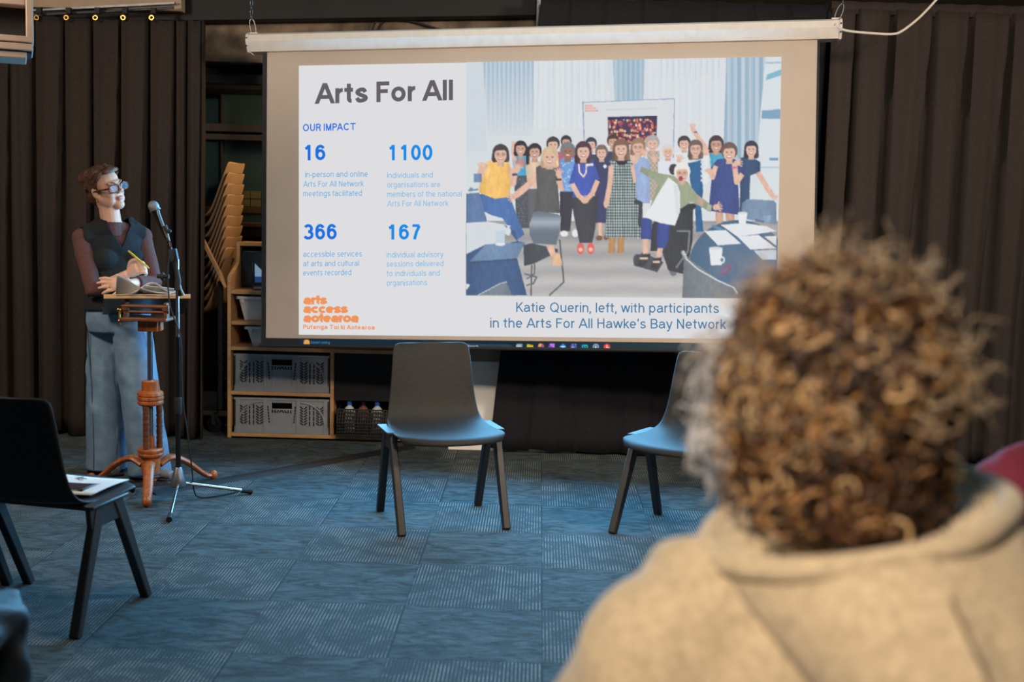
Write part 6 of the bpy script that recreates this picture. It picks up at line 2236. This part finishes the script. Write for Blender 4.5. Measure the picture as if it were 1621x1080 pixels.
def hood_fn(u, v):
    s = u * nR
    i = min(int(s), nR - 1)
    p = rim[i].lerp(rim[i + 1], s - i)
    edge = abs(2 * u - 1)
    q = p.lerp(tip + V(((u - .5) * .10, 0, 0)), v)
    swell = math.sin(PI * min(1, v * 1.0)) * .050 * (1 - edge ** 3)
    q += V((0, -1, .25)).normalized() * swell
    q += V((0, -1, 0)) * (.012 * math.exp(-((u - .52) / .03) ** 2) * min(1, v * 4))       # raised centre seam
    q += V((0, -.5, .8)) * (.006 * math.sin(u * 17 + v * 5) * (1 - v))
    return q


m = MB().grid(hood_fn, 70, 30)
hood = obj('hood', m, M['hoodie'], hp_t, solid=.016, smooth=80, sub=1)
# turned inside of the hood, down to the neck, ribbed


def inner_fn(u, v):
    s = u * nR
    i = min(int(s), nR - 1)
    p = rim[i].lerp(rim[i + 1], s - i)
    c_ = V((kh['nk'].x, kh['nk'].y, 0))
    d = V((p.x, p.y, 0)) - c_
    q = c_ + d * (1 - .52 * v)
    z = p.z + .012 * math.sin(PI * v) - .055 * v ** 1.5
    return V((q.x, q.y, z)) + V((0, 0, .0022 * math.sin(u * 260)))


obj('hood_lining', MB().grid(inner_fn, 300, 8), M['hoodie_rib'], hp_t, solid=.010, smooth=80)
obj('hood_rim', MB().tube([p + V((0, 0, .004)) for p in rim], .0145, 10), M['hoodie'], hood, smooth=80)
sm_ = MB(); sm_.tube([hood_fn(.03, v) + V((-.006, -.008, -.002)) for v in np.linspace(.02, .98, 20)], .0045, 6)
obj('hood_seam', sm_, M['seam'], hood, smooth=80)
sm_ = MB(); sm_.tube([hood_fn(.52, v) + V((0.004, -.010, 0)) for v in np.linspace(.1, .98, 20)], .003, 6)
obj('hood_seam', sm_, M['seam'], hood, smooth=80)
m = MB(); m.ball(kh['pel'], (.185, .15, .115), kh['T'], 20, 14); legs_in(m, kh, .014)
obj('trousers', remesh(m, .010, 4), M['denim_dark'], hp_t, smooth=80)
shoes_for(kh, hp_t, M['rubber'])
chair('black plastic chair under the person in the beige hoodie', HX + .002, HY - .06, yaw_h)

# curls
HCOL = [mat('curl_dark', (52, 31, 18), .45, rgb2=(38, 22, 12), scale=40), mat('curl_brown', (104, 68, 38), .42, rgb2=(84, 53, 29), scale=40), mat('curl_gold', (172, 126, 76), .40, rgb2=(150, 106, 60), scale=40), mat('curl_light', (212, 174, 124), .4, rgb2=(196, 156, 106), scale=40)]
HCOL.append(mat('curl_frizz', (204, 176, 140), .5, rgb2=(188, 160, 124), scale=40))  # pale tone carries the rim light on the stray hairs
GCOL = [mat('grey_curl', (206, 200, 198), .5, rgb2=(186, 180, 178), scale=40), mat('grey_curl_dark', (136, 130, 128), .5, rgb2=(120, 114, 112), scale=40)]
hr = random.Random(11)


class Curls:
    """many tapered ringlets in one mesh"""

    def __init__(self):
        self.v, self.f, self.m, self.n0 = [], [], [], 0

    def add(self, p, d, length, rad, turns, thick, n=22, sides=4, droop=0.0, mi=0):
        d = d.normalized()
        a = Matrix.Rotation(hr.uniform(0, 6.28), 3, d) @ d.orthogonal().normalized()
        b_ = d.cross(a)
        p, d, a, b_ = (np.array(q) for q in (p, d, a, b_))
        t = np.linspace(0, 1, n + 1)
        th = hr.uniform(0, 6.28) + hr.choice((-1, 1)) * turns * 2 * PI * t
        k = rad * np.minimum(1, .25 + t * 2.5)
        c = p + np.outer(length * t, d) + np.outer(np.cos(th) * k, a) + np.outer(np.sin(th) * k, b_)
        c[:, 2] -= droop * t * t
        out = np.outer(np.cos(th), a) + np.outer(np.sin(th), b_)
        r = (thick * (1 - .6 * t ** 2))[:, None]
        s = 2 * PI * np.arange(sides) / sides
        vs = c[:, None, :] + (out[:, None, :] * np.cos(s)[None, :, None] + d[None, None, :] * np.sin(s)[None, :, None]) * r[:, :, None]
        self.v.append(vs.reshape(-1, 3))
        i, j = np.meshgrid(np.arange(n), np.arange(sides), indexing='ij')
        j2 = (j + 1) % sides
        self.f.append((np.stack([i * sides + j, i * sides + j2, (i + 1) * sides + j2, (i + 1) * sides + j], -1).reshape(-1, 4)) + self.n0)
        self.m.append(np.full(n * sides, mi))
        self.n0 += (n + 1) * sides

    def mesh(self, name, extra=None):
        V_, F_, M_ = np.vstack(self.v), np.vstack(self.f), np.concatenate(self.m)
        if extra:
            V_ = np.vstack([V_, np.array(extra.v)])
        fl_ = F_.tolist() + ([tuple(q + self.n0 for q in f) for f in extra.f] if extra else [])
        me = bpy.data.meshes.new(name)
        me.from_pydata(V_.tolist(), [], fl_)
        me.polygons.foreach_set('material_index', np.concatenate([M_, np.zeros(len(fl_) - len(F_))]).astype(np.int32))
        me.update()
        return me


cap_ = MB()
cap_.ball(hch + HH @ V((0, -.014, .026)), (.094, .108, .102), HH, 28, 20)
cap_.ball(hch + HH @ V((0, -.040, -.050)), (.092, .075, .075), HH, 24, 16)
m = Curls()
for k in range(2500):
    low = k % 4 == 0
    while True:
        q = V((hr.gauss(0, 1), hr.gauss(0, 1), hr.gauss(0, 1))).normalized()
        if q.y > .55 and q.z < .45:
            continue
        if q.z < -.50:
            continue
        break
    if low and q.y < .35:
        hz = V((q.x, q.y, 0)).normalized()
        base = hch + HH @ V((hz.x * .088, -.030 + hz.y * .085, hr.uniform(-.115, -.02)))
        d = HH @ V((hz.x, hz.y, hr.uniform(-.5, .2)))
        ln = hr.uniform(.022, .045)
    else:
        base = hch + HH @ V((q.x * .092, -.016 + q.y * .106, .014 + q.z * .104))
        d = HH @ V((q.x, q.y * .9, q.z))
        ln = hr.uniform(.022, .044) * (1.12 if q.z > .5 else 1)
    d = d + V((hr.gauss(0, .5), hr.gauss(0, .4), hr.gauss(0, .45)))
    tone = hr.random() + .22 * (abs(q.x) - .45) + .25 * math.sin(q.x * 9 + 2) * math.sin(q.z * 8 + q.y * 5)
    mi = 0 if tone < .42 else 1 if tone < .72 else 2 if tone < .94 else 3
    m.add(base, d, ln, hr.uniform(.007, .0160), hr.uniform(1.1, 2.3), hr.uniform(.0022, .0046), 22, 4, hr.uniform(0, .02), mi)
for k in range(480):        # flyaway frizz
    q = V((hr.gauss(0, 1), hr.gauss(0, 1), hr.gauss(0, 1))).normalized()
    if (q.y > .5 and q.z < .4) or q.z < -.5:
        continue
    base = hch + HH @ V((q.x * .122, -.014 + q.y * .136, .020 + q.z * .132))
    m.add(base, HH @ q + V((hr.gauss(0, .4), hr.gauss(0, .4), hr.gauss(0, .4))), hr.uniform(.02, .055), hr.uniform(.004, .010), hr.uniform(.6, 1.6), .0010, 14, 3, 0, 4)
me_h = m.mesh('curly_hair', cap_)
for c_ in HCOL:
    me_h.materials.append(c_)
obj('curly_hair', me_h, [], hp_t, smooth=180)
# grey whiskers along the cheek and jaw
m = Curls()
for k in range(720):
    t_ = hr.random()
    base = V((hr.uniform(.236, .296), hr.uniform(1.30, 1.38), 1.305 - .15 * t_))
    if t_ > .75:
        base.x += .02
    d = V((-.75, .1, -.25 + hr.gauss(0, .35))) + V((hr.gauss(0, .4), hr.gauss(0, .4), hr.gauss(0, .4)))
    m.add(base, d, hr.uniform(.015, .045), hr.uniform(.005, .012), hr.uniform(1, 2), hr.uniform(.0013, .0026), 16, 4, hr.uniform(0, .02), 0 if hr.random() < .7 else 1)
me_h = m.mesh('grey_beard')
for c_ in GCOL:
    me_h.materials.append(c_)
o = obj('grey_beard', me_h, [], hp_t, smooth=180)
o['label'] = 'frizzy grey beard along the cheek'
